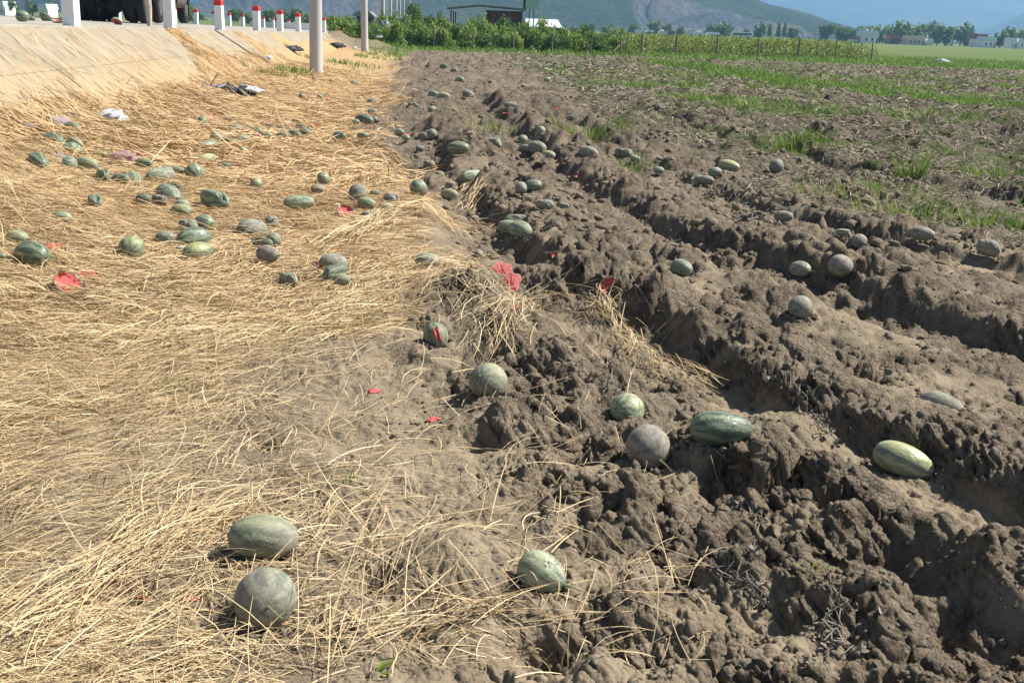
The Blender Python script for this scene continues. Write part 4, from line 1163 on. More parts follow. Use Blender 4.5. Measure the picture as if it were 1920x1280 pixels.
print('grass', n)

def tuft(label, px, py, n, ht, sp, seed, lean=.7, dry=.0, name='grass_tuft', wid=.006):
    g = np.random.default_rng(seed); x0, y0, z0 = hit(px, py); z0 = float(gz(x0, y0))
    ra = g.random(n) ** .8 * sp * 1.2; an = g.uniform(0, 6.28, n); x, y = ra * np.cos(an), ra * np.sin(an) * .7
    az = np.arctan2(y, x) + g.normal(size=n) * .6
    me = blades(name, x, y, gz(x + x0, y + y0) - z0 - .01, ht * .72 * g.uniform(.25, 1.15, n), wid * g.uniform(.7, 1.3, n), g.uniform(.3, 1.2, n) * lean, np.clip(g.random(n) + dry * (g.random(n) < .4), 0, 1), seed, None, az)
    o = link(name, me, M['grass'], None, (x0, y0, z0))
    if sp > .45 or seed in (13, 17, 18, 19): o.name = 'grass'; return tag(o, label, None, None, 'stuff')
    return tag(o, label, 'grass tuft', 'tufts of green grass on the soil')
tuft('grass tuft behind the grey tilted melon at the trench', 1115, 268, 260, .42, .55, 1, wid=.012)
tuft('grass tuft around the little whitish melon', 1196, 322, 110, .22, .30, 2, wid=.010)
tuft('dense grass tuft left on the bank of a dark hollow', 1490, 275, 330, .38, .55, 3, wid=.012)
tuft('tall upright grass plant on the pale dry crust', 1710, 338, 90, .62, .16, 4, .55, wid=.012)
tuft('grass tuft at the far end of the field dip, by the picture border', 1868, 335, 150, .40, .45, 5, wid=.012)
tuft('low weedy grass spread above dry vines', 1640, 365, 260, .24, .75, 6, dry=.6, wid=.010)
tuft('grass tuft beyond the pointed grey-green melon', 1735, 405, 280, .28, .55, 7, dry=.4, wid=.009)
tuft('leaning grass tuft above the whitish crushed melon', 1850, 425, 150, .36, .28, 8, .9, wid=.009)
tuft('green patch of grass in the middle of the far clods', 1300, 192, 240, .40, .8, 9, wid=.022)
tuft('grass fringe under the balk near dark clods', 1410, 205, 260, .38, 1.1, 10, wid=.022)
tuft('grass fringe right under the balk', 1750, 225, 300, .40, 1.3, 11, wid=.020)
tuft('wispy grass around a pale melon scrap in the clods', 925, 250, 130, .34, .5, 12, dry=.7, wid=.012)
tuft('pale weed patch on the straw beyond the melons', 335, 250, 120, .16, .6, 13, dry=.5, wid=.014)
tuft('green weed sprig in matted straw near bare soil', 335, 730, 60, .09, .10, 14, wid=.006)
tuft('small green weed between straw stalks and crust', 655, 912, 60, .07, .06, 15, wid=.004)
tuft('tiny grass sprig by a few red crumbs of pulp', 170, 440, 40, .12, .15, 16, wid=.008)
tuft('grass at the foot of the nearest concrete pole', 552, 138, 160, .38, .55, 17, dry=.5, wid=.025)
tuft('weeds on straw short of the concrete pole', 498, 140, 120, .32, .6, 18, dry=.6, wid=.025)
tuft('weeds spread between the two near concrete poles', 640, 120, 240, .30, 1.6, 19, dry=.6, wid=.03)

def sprout(label, px, py, leaves, seed):
    """broad-bladed seedling: a few folded leaves"""
    x0, y0, z0 = hit(px, py); z0 = float(gz(x0, y0)); rt = empty('seedling', (x0, y0, z0 - .004))
    for (L, az, lean, w) in leaves:
        V, F = [], []
        for j in range(6):
            t = j / 5; wd = w * math.sin(math.pi * min(.95, .12 + t * .88)) ** .8
            c = Vector((math.cos(az) * lean * L * t, math.sin(az) * lean * L * t, L * (t - .55 * lean * t * t)))
            p = Vector((-math.sin(az), math.cos(az), 0))
            V += [c - p * wd / 2 + Vector((0, 0, wd * .25)), c, c + p * wd / 2 + Vector((0, 0, wd * .25))]
        for j in range(5):
            F += [(j * 3, j * 3 + 1, j * 3 + 4, j * 3 + 3), (j * 3 + 1, j * 3 + 2, j * 3 + 5, j * 3 + 4)]
        me = np_mesh('leaf', [tuple(v) for v in V], F, True, {'tone': np.full(len(V), .8)})
        link('leaf', me, M['grass'], rt)
    return tag(rt, label, 'seedling')
sprout('bright green seedling at the lower picture border on crusted soil', 705, 1272, [(.07, .5, .75, .016), (.05, 1.2, .8, .012), (.05, -.3, .9, .012)], 1)
sprout('bent green seedling among grey clods with a limp blade', 1510, 1105, [(.09, -.35, .95, .012), (.07, 3.3, .7, .010), (.06, .6, .8, .009)], 2)
sprout('single upright green shoot on the tall clod heap', 1517, 752, [(.09, .5, .45, .011), (.06, .9, .6, .008)], 3)
sprout('fallen yellow-green blade beneath the dead grey vine', 1450, 955, [(.13, -.4, 1.0, .009), (.10, -.3, 1.0, .007)], 4)
sprout('small green leaf stuck on the clods below the pale striped melon', 1125, 1210, [(.05, .0, .9, .011)], 5)

# dead vines: grey curled stems with shrivelled leaves
def dead_vine(label, pts, seed, thick=.0026, n=26, sp=.05):
    g = np.random.default_rng(seed)
    P = [hit(px, py) for px, py in pts]; P = np.array(P); c = P.mean(0); c[2] = 0
    mb = MB()
    for q in range(4):
        path = []
        for j in range(18):
            t = j / 17 * (len(P) - 1); i = min(int(t), len(P) - 2); p = P[i] * (1 - (t - i)) + P[i + 1] * (t - i)
            x, y = p[0] + g.normal() * sp * .4, p[1] + g.normal() * sp * .4
            path.append((x - c[0], y - c[1], float(gz(x, y)) + .008 + abs(g.normal()) * .018))
        mb.tube(path, [thick * g.uniform(.6, 1.1)] * 18, 5)
    rt = empty('dead_vine', (c[0], c[1], 0))
    mb.build('vine_stem', M['vine'], rt, smooth=True)
    lf = MB()
    for q in range(n):
        t = g.random() * (len(P) - 1); i = min(int(t), len(P) - 2); p = P[i] * (1 - (t - i)) + P[i + 1] * (t - i)
        x, y = p[0] + g.normal() * sp, p[1] + g.normal() * sp; z = float(gz(x, y)) + .006 + g.random() * .02
        w = g.uniform(.007, .020); R = Euler((g.normal() * .7, g.normal() * .7, g.uniform(0, 6))).to_matrix()
        V, F = [], []
        for a in range(4):
            for b in range(4):
                u, v = (a - 1.5) / 1.5, (b - 1.5) / 1.5
                V.append(R @ Vector((u * w * (1 - .3 * abs(v)), v * w * .7, w * (.7 * u * u - .4 * v * v + .35 * g.normal()))) + Vector((x - c[0], y - c[1], z)))
        F = [(a * 4 + b, a * 4 + b + 1, a * 4 + b + 5, a * 4 + b + 4) for a in range(3) for b in range(3)]
        lf.add(V, F)
    o = lf.build('withered_leaves', M['vine'], rt, smooth=True); o['kind'] = 'stuff'
    return tag(rt, label, 'dead vine', 'dead grey melon vines')
dead_vine('dead grey vine draped over the big clod in front of the long dark green melon', [(1300, 860), (1370, 890), (1410, 930), (1425, 985)], 1, n=46)
dead_vine('dead grey vine tangled on the tall clod heap', [(1450, 720), (1490, 745), (1530, 790), (1545, 830)], 2, n=34)
dead_vine('dead vine with a limp stalk by the bent green seedling', [(1350, 1080), (1400, 1110), (1440, 1150)], 3, n=18)
dead_vine('dead vine hanging from the clod under the bent green seedling', [(1555, 1110), (1560, 1160), (1568, 1230)], 4, n=14)
dead_vine('dead pale vine curled on soil behind the pale striped melon', [(1130, 690), (1145, 720), (1150, 750)], 5, n=16)
dead_vine('dry whitish vines beside the soil-crusted melon', [(1380, 420), (1440, 425), (1500, 430)], 6, .007, 34, .12)
dead_vine('dry vines above the dusty pale melons', [(1600, 420), (1680, 410), (1760, 400)], 7, .007, 36, .14)
dead_vine('dry curled vines near the cluster of five melons', [(1330, 370), (1390, 370), (1440, 355)], 8, .008, 30, .15)
dead_vine('thin dead tendril next to the yellow-topped oval melon', [(1750, 880), (1765, 900), (1780, 925)], 9, .003, 3, .02)

# brown litter of last year's vines on the far right of the field
g = np.random.default_rng(88); N = 26000
r = 8 * (70 / 8) ** g.random(N * 4); a = g.uniform(-.1, math.radians(31), N * 4); x, y = r * np.sin(a), r * np.cos(a)
dens, gr, pl = zones(x, y); k = g.random(N * 4) < pl * (.25 + .75 * sstep(-.2, .3, fbm(x, y, 1.2, 3, 411))); x, y = x[k][:N], y[k][:N]; m = len(x)
L = g.uniform(.05, .22, m) * np.clip(y / 14, .8, 2.2)
o = ribbons('dry_litter', np.stack([x, y, .006 + .02 * g.random(m)], -1), g.uniform(0, 6.28, m), L, .006 * np.clip(y / 9, 1, 5), np.stack([.25 * L * g.random(m), g.normal(size=m) * .12 * L], -1), g.random(m), g.normal(size=m) * .9, 2, g.normal(size=m), True, None)
lm = NT('dry_litter', .85, .15); rr = lm.attr('tone')
o.data.materials.append(lm.out(lm.mix(rr, (.12, .09, .06), (.42, .36, .27)))); tag(o, 'dry brown vine litter over the far soil', None, None, 'stuff')
# ---------------------------------------------------------------- road, kerb and concrete slope
def at(px, py, Y):
    d = ray(px, py); t = Y / d[1]; return d[0] * t, Y, H + d[2] * t
def tanx(px, py=40): d = ray(px, py); return d[0] / d[1]
M['concrete'] = plain('concrete', (.38, .345, .28), .16, 2.2, .9, .2, .3, 60)
M['roadtop'] = plain('road_surface', (.34, .31, .26), .14, 1.2, .9, .2, .25, 70)
def mat_slope():
    n = NT('slope_concrete', .9, .2)
    c = n.mix(n.rmp(n.noise(1.6, 6, .65), .3, .7), (.25, .212, .15), (.325, .28, .208))
    run = n.noise(1.0, 5, .65, n.mapping((0, 0, -.35), (.55, 7, 1)), .6)
    c = n.mix(n.math('MULTIPLY', n.rmp(run, .50, .66), .55), c, (.30, .21, .115))
    c = n.mix(n.math('MULTIPLY', n.rmp(n.noise(9, 5, .7), .58, .72), .35), c, (.34, .29, .23))
    X_, Y_, _ = n.sep(n.co.outputs['Object'])[0:3]
    s_ = n.math('ADD', X_, n.math('MULTIPLY', Y_, .09))
    drift = n.math('ADD', s_, n.math('MULTIPLY', n.math('SUBTRACT', n.noise(.8, 5, .65, n.mapping((0, 0, -.3), (.6, 2.2, 1))), .5), 2.0))
    c = n.mix(n.math('MULTIPLY', n.rmp(drift, .35, 1.5), .75), c, (.40, .275, .145))     # sand and chaff washed against the toe
    c = n.mix(n.math('MULTIPLY', n.rmp(n.noise(3.1, 6, .75), .60, .72), .5), c, (.20, .17, .13))
    return n.out(c, None, n.bump(n.noise(45, 5, .7), .4, .01))
M['slope'] = mat_slope()

YS = np.linspace(-34, 120, 78)
def road_sheet():
    V, F = [], []
    SS = (-.34, -1.5, -3.5, -5.5, -7.1, -7.35)
    for y in YS:
        for s in SS: V.append((edge(y) + s / .996, y, road_z(y) - .028 * s - (.25 if s == -7.35 else 0)))
    n = len(SS)
    for j in range(len(YS) - 1):
        for k in range(n - 1): F.append((j * n + k, (j + 1) * n + k, (j + 1) * n + k + 1, j * n + k + 1))
    return np_mesh('road', V, F, True)
tag(link('road', road_sheet(), M['roadtop']), 'pale dusty road along the top of the bank', None, None, 'structure')
emb = empty('embankment', (edge(16), 16, 0)); tag(emb, 'pale concrete slope panels under the road edge', None, None, 'structure')
def prism_between(s0, s1, y0, y1, thick, name, zf, mat):
    P = []
    for dz in (0, -thick):
        for (s, y) in ((s0, y0), (s1, y0), (s1, y1), (s0, y1)): P.append((edge(y) + s / .996, y, zf(s, y) + dz))
    P = [(p[0] - edge(16), p[1] - 16, p[2]) for p in P]
    mb = MB().add(P, [(0, 1, 2, 3), (7, 6, 5, 4), (0, 4, 5, 1), (1, 5, 6, 2), (2, 6, 7, 3), (3, 7, 4, 0)])
    o = mb.build(name, mat, emb)
    return o
y = -14.0
while y < 66:
    prism_between(-.34, .012, y, y + 3.985, .30, 'kerb_slab', lambda s, y: road_z(y) + .012, M['concrete'])
    prism_between(.03, .72, y, y + 3.98, .10, 'slope_panel', lambda s, y: bank_z(s, y), M['slope'])
    prism_between(.735, 1.62, y, y + 3.98, .10, 'slope_panel', lambda s, y: bank_z(s, y), M['slope'])
    y += 4.0

# ---------------------------------------------------------------- bollards
M['white'] = plain('white_paint', (.78, .78, .76), .06, 9, .7, .3)
M['red'] = plain('red_paint', (.58, .035, .03), .15, 9, .6, .3)
def bollard():
    rt = empty('bollard')
    MB().box((0, 0, .30), (.20, .20, .70)).build('post', M['white'], rt)
    mb = MB(); mb.box((0, 0, .705), (.204, .204, .11)); mb.box((0, 0, .785), (.204, .204, .05), top=.72); mb.build('red_cap', M['red'], rt)
    return rt
proto = None
NEAR = [(134, 'nearest white concrete bollard on the road edge, its red cap out of sight'), (318, 'white bollard with red cap beside the truck tail'),
        (412, 'white bollard with red cap where a straw stream runs down the slope'), (481, 'white bollard with red cap fourth along the near road edge'),
        (525, 'white bollard with red cap fifth along the near road edge'), (559, 'white bollard with red cap just short of the thick concrete pole'),
        (584, 'white bollard half hidden by the thick concrete pole'), (607, 'white bollard with red cap peeping out past the thick concrete pole'), (622, 'last small white bollard before the hedge')]
FARR = [(47, 'white bollard on the far road edge above the green melon on the road'), (222, 'white bollard seen under the truck, between its wheels'), (327, 'far-side bollard just past the truck'),
        (368, 'far-side bollard standing alone beyond the truck'), (402, 'far-side bollard close behind a nearer one'), (430, 'far-side bollard past the straw stream'),
        (455, 'far-side bollard between two nearer red caps'), (494, 'far-side bollard by the low white wall'), (512, 'small far-side bollard, second by the low white wall'), (541, 'small far-side bollard, last before the concrete pole')]
for row, off in ((NEAR, -.14), (FARR, -7.0)):
    for px, lab in row:
        y = (-5.4 + off) / (tanx(px) + .09)
        x = edge(y) + off
        if proto is None: o = proto = bollard()
        else: o = copy_tree(proto)
        o.location = (x, y, road_z(y) - .028 * min(off, 0) - .015); o.rotation_euler = (random.uniform(-.02, .02), random.uniform(-.02, .02), -.09)
        tag(o, lab, 'bollard', 'white bollards with red caps along the road')

# ---------------------------------------------------------------- concrete power poles
def pole_mat():
    n = NT('pole_concrete', .85, .25)
    c = n.mix(n.rmp(n.noise(3, 5, .6, n.mapping((0, 0, 0), (1, 1, .15))), .3, .7), (.42, .405, .385), (.53, .515, .49))
    c = n.mix(n.math('MULTIPLY', n.rmp(n.noise(14, 5, .7, n.mapping((0, 0, 0), (1, 1, .1))), .58, .72), .4), c, (.33, .31, .285))
    return n.out(c, None, n.bump(n.noise(60, 4), .15, .01))
M['pole'] = pole_mat()
def pole():
    rt = empty('power_pole')
    MB().tube([(0, 0, -.5), (0, 0, 4), (0, 0, 10)], [.178, .155, .10], 24).build('shaft', M['pole'], rt, smooth=True)
    MB().box((0, 0, 9.4), (1.8, .09, .09)).build('crossarm', M['pole'], rt)
    for q in (-.8, 0, .8): MB().tube([(q, 0, 9.43), (q, 0, 9.5), (q, 0, 9.6)], [.05, .07, .03], 8).build('insulator', M['white'], rt)
    return rt
P1 = hit(593, 138); P2 = hit(684, 97)
pl = ['thick concrete power pole standing in straw, nearest of the line', 'second concrete power pole at the foot of the earth mound', 'third power pole rising behind the white sack in the hedge',
      'fourth power pole along the road', 'fifth power pole along the road', 'sixth power pole above the blue drum', 'seventh power pole beside the dark conical tree', 'last thin power pole before the hill']
pos2 = [(P1[0], P1[1]), (P2[0], P2[1])]
for px, Y in ((717, 90), (732, 117), (742, 143), (750, 170), (757, 198), (769, 235)):
    pos2.append((at(px, 40, Y)[0], Y))
for i, (x, y) in enumerate(pos2):
    o = pole() if i == 0 else copy_tree(pr)
    if i == 0: pr = o
    o.location = (x, y, float(gz(x, y)) if y < 100 else 0); o.rotation_euler = (0, [.006, -.012, .01, 0, .01, -.01, .0, 0][i], .1)
    tag(o, pl[i], 'power pole', 'concrete power poles along the road')

# ---------------------------------------------------------------- lorry standing on the road
M['tyre'] = plain('tyre', (.020, .020, .021), .3, 14, .9, .2, .3, 60)
M['chassis'] = plain('chassis', (.035, .032, .030), .4, 5, .8, .3)
M['rust'] = plain('dirty_steel', (.10, .085, .072), .4, 4, .8, .3)
M['bluebox'] = plain('blue_paint', (.03, .10, .26), .15, 3, .5, .4)
M['palewood'] = plain('pale_wood', (.46, .40, .32), .25, 8, .9, .1, .3, 50)
M['glass'] = plain('dark_glass', (.015, .02, .025), .2, 3, .15, .6)
def lorry():
    rt = empty('lorry')
    def wheel(x, y, w):
        t = MB(); pr = [(.30, -w / 2), (.47, -w / 2 + .02), (.50, -w / 2 + .06), (.50, w / 2 - .06), (.47, w / 2 - .02), (.30, w / 2)]
        n = 22; V, F = [], []
        for r, z in pr:
            for k in range(n): V.append((z, r * math.cos(2 * math.pi * k / n), r * math.sin(2 * math.pi * k / n)))
        for j in range(len(pr) - 1):
            for k in range(n): F.append((j * n + k, j * n + (k + 1) % n, (j + 1) * n + (k + 1) % n, (j + 1) * n + k))
        t.add(V, F); o = t.build('wheel', M['tyre'], rt, (x, y, .50), True)
        MB().tube([(-w * .38, 0, 0), (w * .38, 0, 0)], .30, 16).build('rim', M['rust'], o)
    for y in (0, 1.75):
        for sx in (-1, 1):
            for k in (.56, .88): wheel(sx * k, y, .27)
        MB().tube([(-.9, y, .5), (.9, y, .5)], .10, 10).build('axle', M['chassis'], rt)
        mb = MB().tube([(0, y - .22, .5), (0, y - .1, .5), (0, y + .1, .5), (0, y + .25, .5)], [.12, .26, .26, .10], 14); mb.build('differential', M['chassis'], rt, smooth=True)
    for sx in (-1, 1): wheel(sx * .92, 5.4, .28)
    for sx in (-1, 1): MB().box((sx * .42, 2.4, 1.02), (.12, 7.4, .24)).build('chassis_rail', M['chassis'], rt)
    for y in (-.9, .85, 2.8): MB().box((0, y, 1.02), (.72, .12, .18)).build('cross_member', M['chassis'], rt)
    MB().box((0, -1.1, .82), (2.3, .10, .14)).build('rear_bumper', M['rust'], rt)
    for sx in (-1, 1): MB().box((sx * .72, -.72, .68), (.62, .02, .50)).build('mud_flap', M['tyre'], rt)
    mb = MB(); mb.box((0, 2.0, 1.25), (2.4, 6.6, .12)); mb.box((-1.18, 2.0, 1.95), (.06, 6.6, 1.3)); mb.box((1.18, 2.0, 1.95), (.06, 6.6, 1.3)); mb.box((0, -1.27, 1.95), (2.3, .06, 1.3)); mb.box((0, 5.27, 1.95), (2.3, .06, 1.3))
    mb.build('cargo_bed', M['bluebox'], rt)
    mb = MB(); mb.prism([(-1.15, .75), (1.15, .75), (1.15, 2.2), (.95, 2.75), (-.95, 2.75), (-1.15, 2.2)], 5.45, 7.1); mb.build('cab', M['bluebox'], rt)
    MB().box((0, 7.115, 2.1), (1.9, .03, .7)).build('windscreen', M['glass'], rt)
    mb = MB().tube([(.95, 3.2, .78), (.95, 4.6, .78)], .28, 14); mb.build('fuel_tank', M['rust'], rt, smooth=True)
    return rt
lo = lorry(); Yl = 33.8; xl = (at(163, 38, Yl)[0] + at(268, 38, Yl)[0]) / 2
lo.location = (xl, Yl, road_z(Yl) + .028 * (edge(Yl) - xl)); lo.rotation_euler = (0, 0, .09)
tag(lo, 'dark lorry standing on the road, seen from behind, only its wheels in view', 'lorry')
# forked prop beside it
Yp = 27.5; x0 = at(280, 44, Yp)[0]; z0 = road_z(Yp)
rt = empty('forked_prop', (x0, Yp, z0 - .03))
mb = MB().tube([(0, 0, 0), (.01, 0, .5), (-.03, 0, 1.0)], [.055, .075, .09], 10); mb.build('prop_stem', M['palewood'], rt, smooth=True)
for q in (-.16, .14): MB().tube([(-.01, 0, .8), (q, .02, 1.4), (q * 1.8, .03, 2.2)], [.07, .055, .04], 8).build('fork', M['palewood'], rt, smooth=True)
tag(rt, 'pale forked wooden prop standing at the road edge behind the lorry', 'wooden prop')
# pieces of melon on the road
def road_at(px, py):
    d = ray(px, py); a, b = 5 / FPX, 90 / FPX
    f = lambda t: H + d[2] * t - (road_z(d[1] * t) - .028 * min(float(sdist(d[0] * t, d[1] * t)), 0))
    ts = np.linspace(a, b, 900)
    v = [f(t) for t in ts]
    for i in range(1, len(ts)):
        if v[i] < 0: t = ts[i]; return d[0] * t, d[1] * t, H + d[2] * t
    t = 22 / FPX; return d[0] * t, d[1] * t, float(road_z(22.)) + .01
rx, ry, rz_ = road_at(43, 41)
o = link('watermelon', MESH['r'][0], None, None, (rx, ry, rz_ + .09)); o.scale = (.24, .2, .2); o['pale'], o['dust'], o['yellow'], o['seed'] = .3, .2, 0., .4
tag(o, 'whole green melon on the road edge near the nearest bollard', 'watermelon', 'melon pieces on the road edge')
for k, (px, py, lab, w) in enumerate(((58, 39, 'cracked-off shell touching the whole melon on the road', .2), (88, 40, 'dark green half shell by itself on the road', .3), (110, 44, 'melon half with pale pink inside right before the nearest bollard', .22), (219, 47, 'pale yellow-green half melon on the road below the lorry', .26))):
    x, y, z = road_at(px, py); rt = empty('broken_melon', (x, y, z))
    a = link('rind', shells[k % 3][0], None, rt); b = link('flesh', shells[k % 3][1], None, rt)
    for q in (a, b): q.scale = (w, w * .8, w * .7); q.location = (0, 0, w * .26); q.rotation_euler = (2.4 if k == 3 else -.9 if k < 2 else .3, [.4, .5, -.2, .3][k], 0)
    a['pale'], a['dust'], a['yellow'], a['seed'] = (.95 if k == 3 else .2), .2, .5 if k == 3 else 0, .2 * k
    tag(rt, lab, 'broken melon', 'melon pieces on the road edge')

# ---------------------------------------------------------------- rubbish on the straw
def film(name, col, rough=.35, tr=0.):
    n = NT(name, rough, .5); m = n.out(n.mix(n.noise(5, 3), col, tuple(c * .82 for c in col)), None, n.bump(n.noise(9, 5, .7, None, 1.), .8, .05))
    if tr:
        t = n.t.nodes.new('ShaderNodeBsdfTransparent'); x = n.t.nodes.new('ShaderNodeMixShader'); x.inputs[0].default_value = tr
        n.t.links.new(n.b.outputs[0], x.inputs[1]); n.t.links.new(t.outputs[0], x.inputs[2]); n.t.links.new(x.outputs[0], n.o.inputs['Surface'])
    return m
M['whitebag'] = film('white_plastic', (.80, .80, .82)); M['pinkbag'] = film('pink_plastic', (.66, .40, .42), .4, .25); M['lilacbag'] = film('lilac_plastic', (.60, .52, .60), .4, .3)
M['clearbag'] = film('clear_plastic', (.62, .63, .66), .25, .45); M['black'] = film('black_plastic', (.025, .027, .030)); M['greybag'] = film('grey_plastic', (.30, .32, .36))
def crumple(seed, tail=0.):
    g = np.random.default_rng(seed); V, F = ico(4)
    V = V * np.array([.5, .5, .5])
    for q in range(14):
        d = g.normal(size=3); d /= np.linalg.norm(d); ph = g.uniform(0, 6); k = g.uniform(3, 16)
        V = V * (1 + (.20 / (1 + k * .14)) * (np.abs(np.sin(V @ d * k + ph)) - .5))[:, None]
    V[:, 2] = np.where(V[:, 2] < 0, V[:, 2] * .25, V[:, 2])
    V[:, 0] += tail * V[:, 2] ** 2
    return V, F
def bag(label, px, py, w, h, mat, seed, name='plastic_bag', cat='plastic bag'):
    x, y, z = hit(px, py, .01); dep = math.hypot(x, y); W_, H_ = w * dep / FPX, h * dep / FPX
    V, F = crumple(seed, .4); o = link(name, np_mesh(name, V, F, True), M[mat], None, (x, y, float(gz(x, y)) + .01)); o.scale = (W_, W_ * .75, H_ * 1.5)
    return tag(o, label, cat, 'plastic litter on the straw')
bag('bright white plastic bag puffed up on the straw', 207, 223, 42, 18, 'whitebag', 1)
bag('lilac plastic bag lying on the slope foot', 104, 234, 34, 16, 'lilacbag', 2)
bag('pink transparent bag among green melons', 226, 305, 44, 22, 'pinkbag', 3)
bag('clear plastic bag by the round green melon', 112, 300, 28, 10, 'clearbag', 4)
bag('grey-green flat plastic film high on the straw', 45, 240, 28, 8, 'clearbag', 5)
bag('tiny white wrapper alone on straw', 284, 263, 14, 7, 'whitebag', 6)
bag('small pale film above the far melon row', 421, 226, 10, 8, 'clearbag', 7)
bag('white scrap on straw under a bollard', 502, 111, 15, 7, 'whitebag', 8)
bag('white crumb of paper on the straw slope', 467, 130, 7, 6, 'whitebag', 9)
bag('white sack piece under the second concrete pole', 665, 92, 7, 5, 'whitebag', 10)
bag('greyish white plastic sheet in the grass by the field edge', 1765, 118, 24, 7, 'greybag', 11)
bag('black plastic rag on straw of the slope', 547, 94, 34, 8, 'black', 14)
bag('black plastic rag at the mound foot', 628, 88, 26, 9, 'black', 15)
# black heap of burnt scraps
x, y, z = hit(432, 172, .0); dep = math.hypot(x, y); rt = empty('rubbish_heap', (x, y, float(gz(x, y))))
g = np.random.default_rng(4)
for q in range(16):
    V, F = crumple(30 + q); V, F = V, F
    o = link('black_scrap', np_mesh('black_scrap', V, F, True), M['black' if q % 4 else 'greybag'], rt, (g.normal() * .25, g.normal() * .15, .01))
    o.scale = (g.uniform(.15, .36), g.uniform(.1, .24), g.uniform(.08, .20)); o.rotation_euler = (g.normal() * .4, g.normal() * .4, g.uniform(0, 6))
V, F = crumple(60); o = link('white_scrap', np_mesh('white_scrap', V, F, True), M['whitebag'], rt, (.42, -.22, .03)); o.scale = (.34, .2, .16); o['label'] = 'white plastic scrap'
MB().tube([(-.35, 0, .1), (-.27, 0, .22), (-.2, .02, .32)], [.012, .010, .007], 6).build('twig', M['bark'], rt)
tag(rt, 'heap of black burnt scraps with a white piece on the straw', 'rubbish heap')

# ---------------------------------------------------------------- foliage
def leaf_cloud(seed, n, lobes, lw, ll, name, droop=.2, shell=.55):
    """many single leaves spread through a few lobes: (x,y,z,rx,ry,rz)"""
    g = np.random.default_rng(seed); lob = np.array(lobes, float)
    vol = lob[:, 3] * lob[:, 4] * lob[:, 5]; pick = g.choice(len(lob), n, p=vol / vol.sum())
    d = g.normal(size=(n, 3)); d /= np.linalg.norm(d, axis=1)[:, None]
    rad = (shell + (1 - shell) * g.random(n)) * (1 + .16 * g.normal(size=n))
    c = lob[pick, :3] + d * lob[pick, 3:] * rad[:, None]
    nrm = d * .7 + g.normal(size=(n, 3)) * .75 + np.array([0, 0, .45]); nrm /= np.linalg.norm(nrm, axis=1)[:, None]
    t = np.cross(nrm, g.normal(size=(n, 3))); t /= np.linalg.norm(t, axis=1)[:, None]; t[:, 2] -= droop; b = np.cross(nrm, t)
    L = ll * g.uniform(.6, 1.3, n)[:, None]; W_ = lw * g.uniform(.6, 1.3, n)[:, None]
    V = np.stack([c - t * L / 2, c + b * W_ / 2, c + t * L / 2, c - b * W_ / 2], 1)
    V[:, (1, 3)] += nrm[:, None] * (W_[:, None] * .22)
    i = np.arange(n)[:, None] * 4
    F = np.concatenate([i + np.array([0, 1, 2]), i + np.array([0, 2, 3])])
    return np_mesh(name, V.reshape(-1, 3), F, False, {'tone': np.repeat(np.clip(g.random(n) * .97, 0, 1), 4)})

def lobes_of(seed, n, R, Hh, base_=.15):
    g = np.random.default_rng(seed); out = []
    for _ in range(n):
        r = g.uniform(.32, .52) * R; out.append((g.normal() * R * .38, g.normal() * R * .38, Hh * g.uniform(base_ + .15, .78), r, r, r * g.uniform(.7, 1.05) * Hh / R * .75))
    return out
def trunk_mesh(h, r, seed, nb=4):
    g = np.random.default_rng(seed); mb = MB(); mb.tube([(0, 0, -.1), (.02 * h, 0, h * .35), (.0, .02 * h, h * .75)], [r, r * .75, r * .35], 8)
    for q in range(nb):
        a = g.uniform(0, 6.28); z = h * g.uniform(.3, .55); mb.tube([(0, 0, z), (math.cos(a) * h * .15, math.sin(a) * h * .15, z + h * .2), (math.cos(a) * h * .28, math.sin(a) * h * .28, z + h * .34)], [r * .45, r * .3, r * .12], 6)
    return mb.mesh('trunk', True)

# bushes along the old fence
bush = []
for q in range(5):
    L = leaf_cloud(200 + q, 1500, lobes_of(q, 9, 1.0, 1.0, .0), .085, .16, 'foliage', .2, .45); L.materials.append(M['leaflight' if q % 2 == 0 else 'leafdark'])
    T = trunk_mesh(.9, .04, q, 5); T.materials.append(M['bark']); bush.append((L, T))
BL = [(705, 'bush covering the white sack by the third pole'), (722, 'bush at the corner where the pole leans'), (745, 'bush with the slanting pale stick'), (770, 'bush below the dark conical tree'),
      (795, 'bush with thin stakes above it'), (822, 'bush in front of the hut carport'), (850, 'bush under the carport post'), (880, 'bush behind a grey fence stump'), (905, 'bush reaching up to the hut wall'),
      (932, 'bush under the hut window'), (958, 'bush before the hut corner'), (985, 'bush below the pale green sign'), (1010, 'bush hiding the foot of the metal-roofed shed'), (1040, 'bush behind a pale fence post and shed'),
      (1068, 'bush to the side of the metal-roofed shed'), (1095, 'low bush before far trees'), (1122, 'low bush near a leaning fence rail'), (1150, 'last dark bush before the leafy crop')]
for i, (px, lab) in enumerate(BL):
    for row in (0, 1):
        Y = (72 if row == 0 else 79) + 2.2 * math.sin(i * 2.3) + .10 * i
        x = at(px + (12 if row else 0) + 4 * math.sin(i * 5.1), 90, Y)[0]
        L, T = bush[(i + row * 2) % 5]
        hgt = (1.55 if row == 0 else 2.05) * (1 + .16 * math.sin(i * 3.7 + row)) * (1.0 if px < 1060 else .8)
        rt = empty('bush', (x, Y, 0), i * 1.7); rt.scale = (1.0, 1.0, hgt)
        link('foliage', L, None, rt); link('stem', T, None, rt)
        tag(rt, lab if row == 0 else lab.replace('bush', 'taller bush', 1) + ', second row', 'bush', 'green bushes along the old fence')
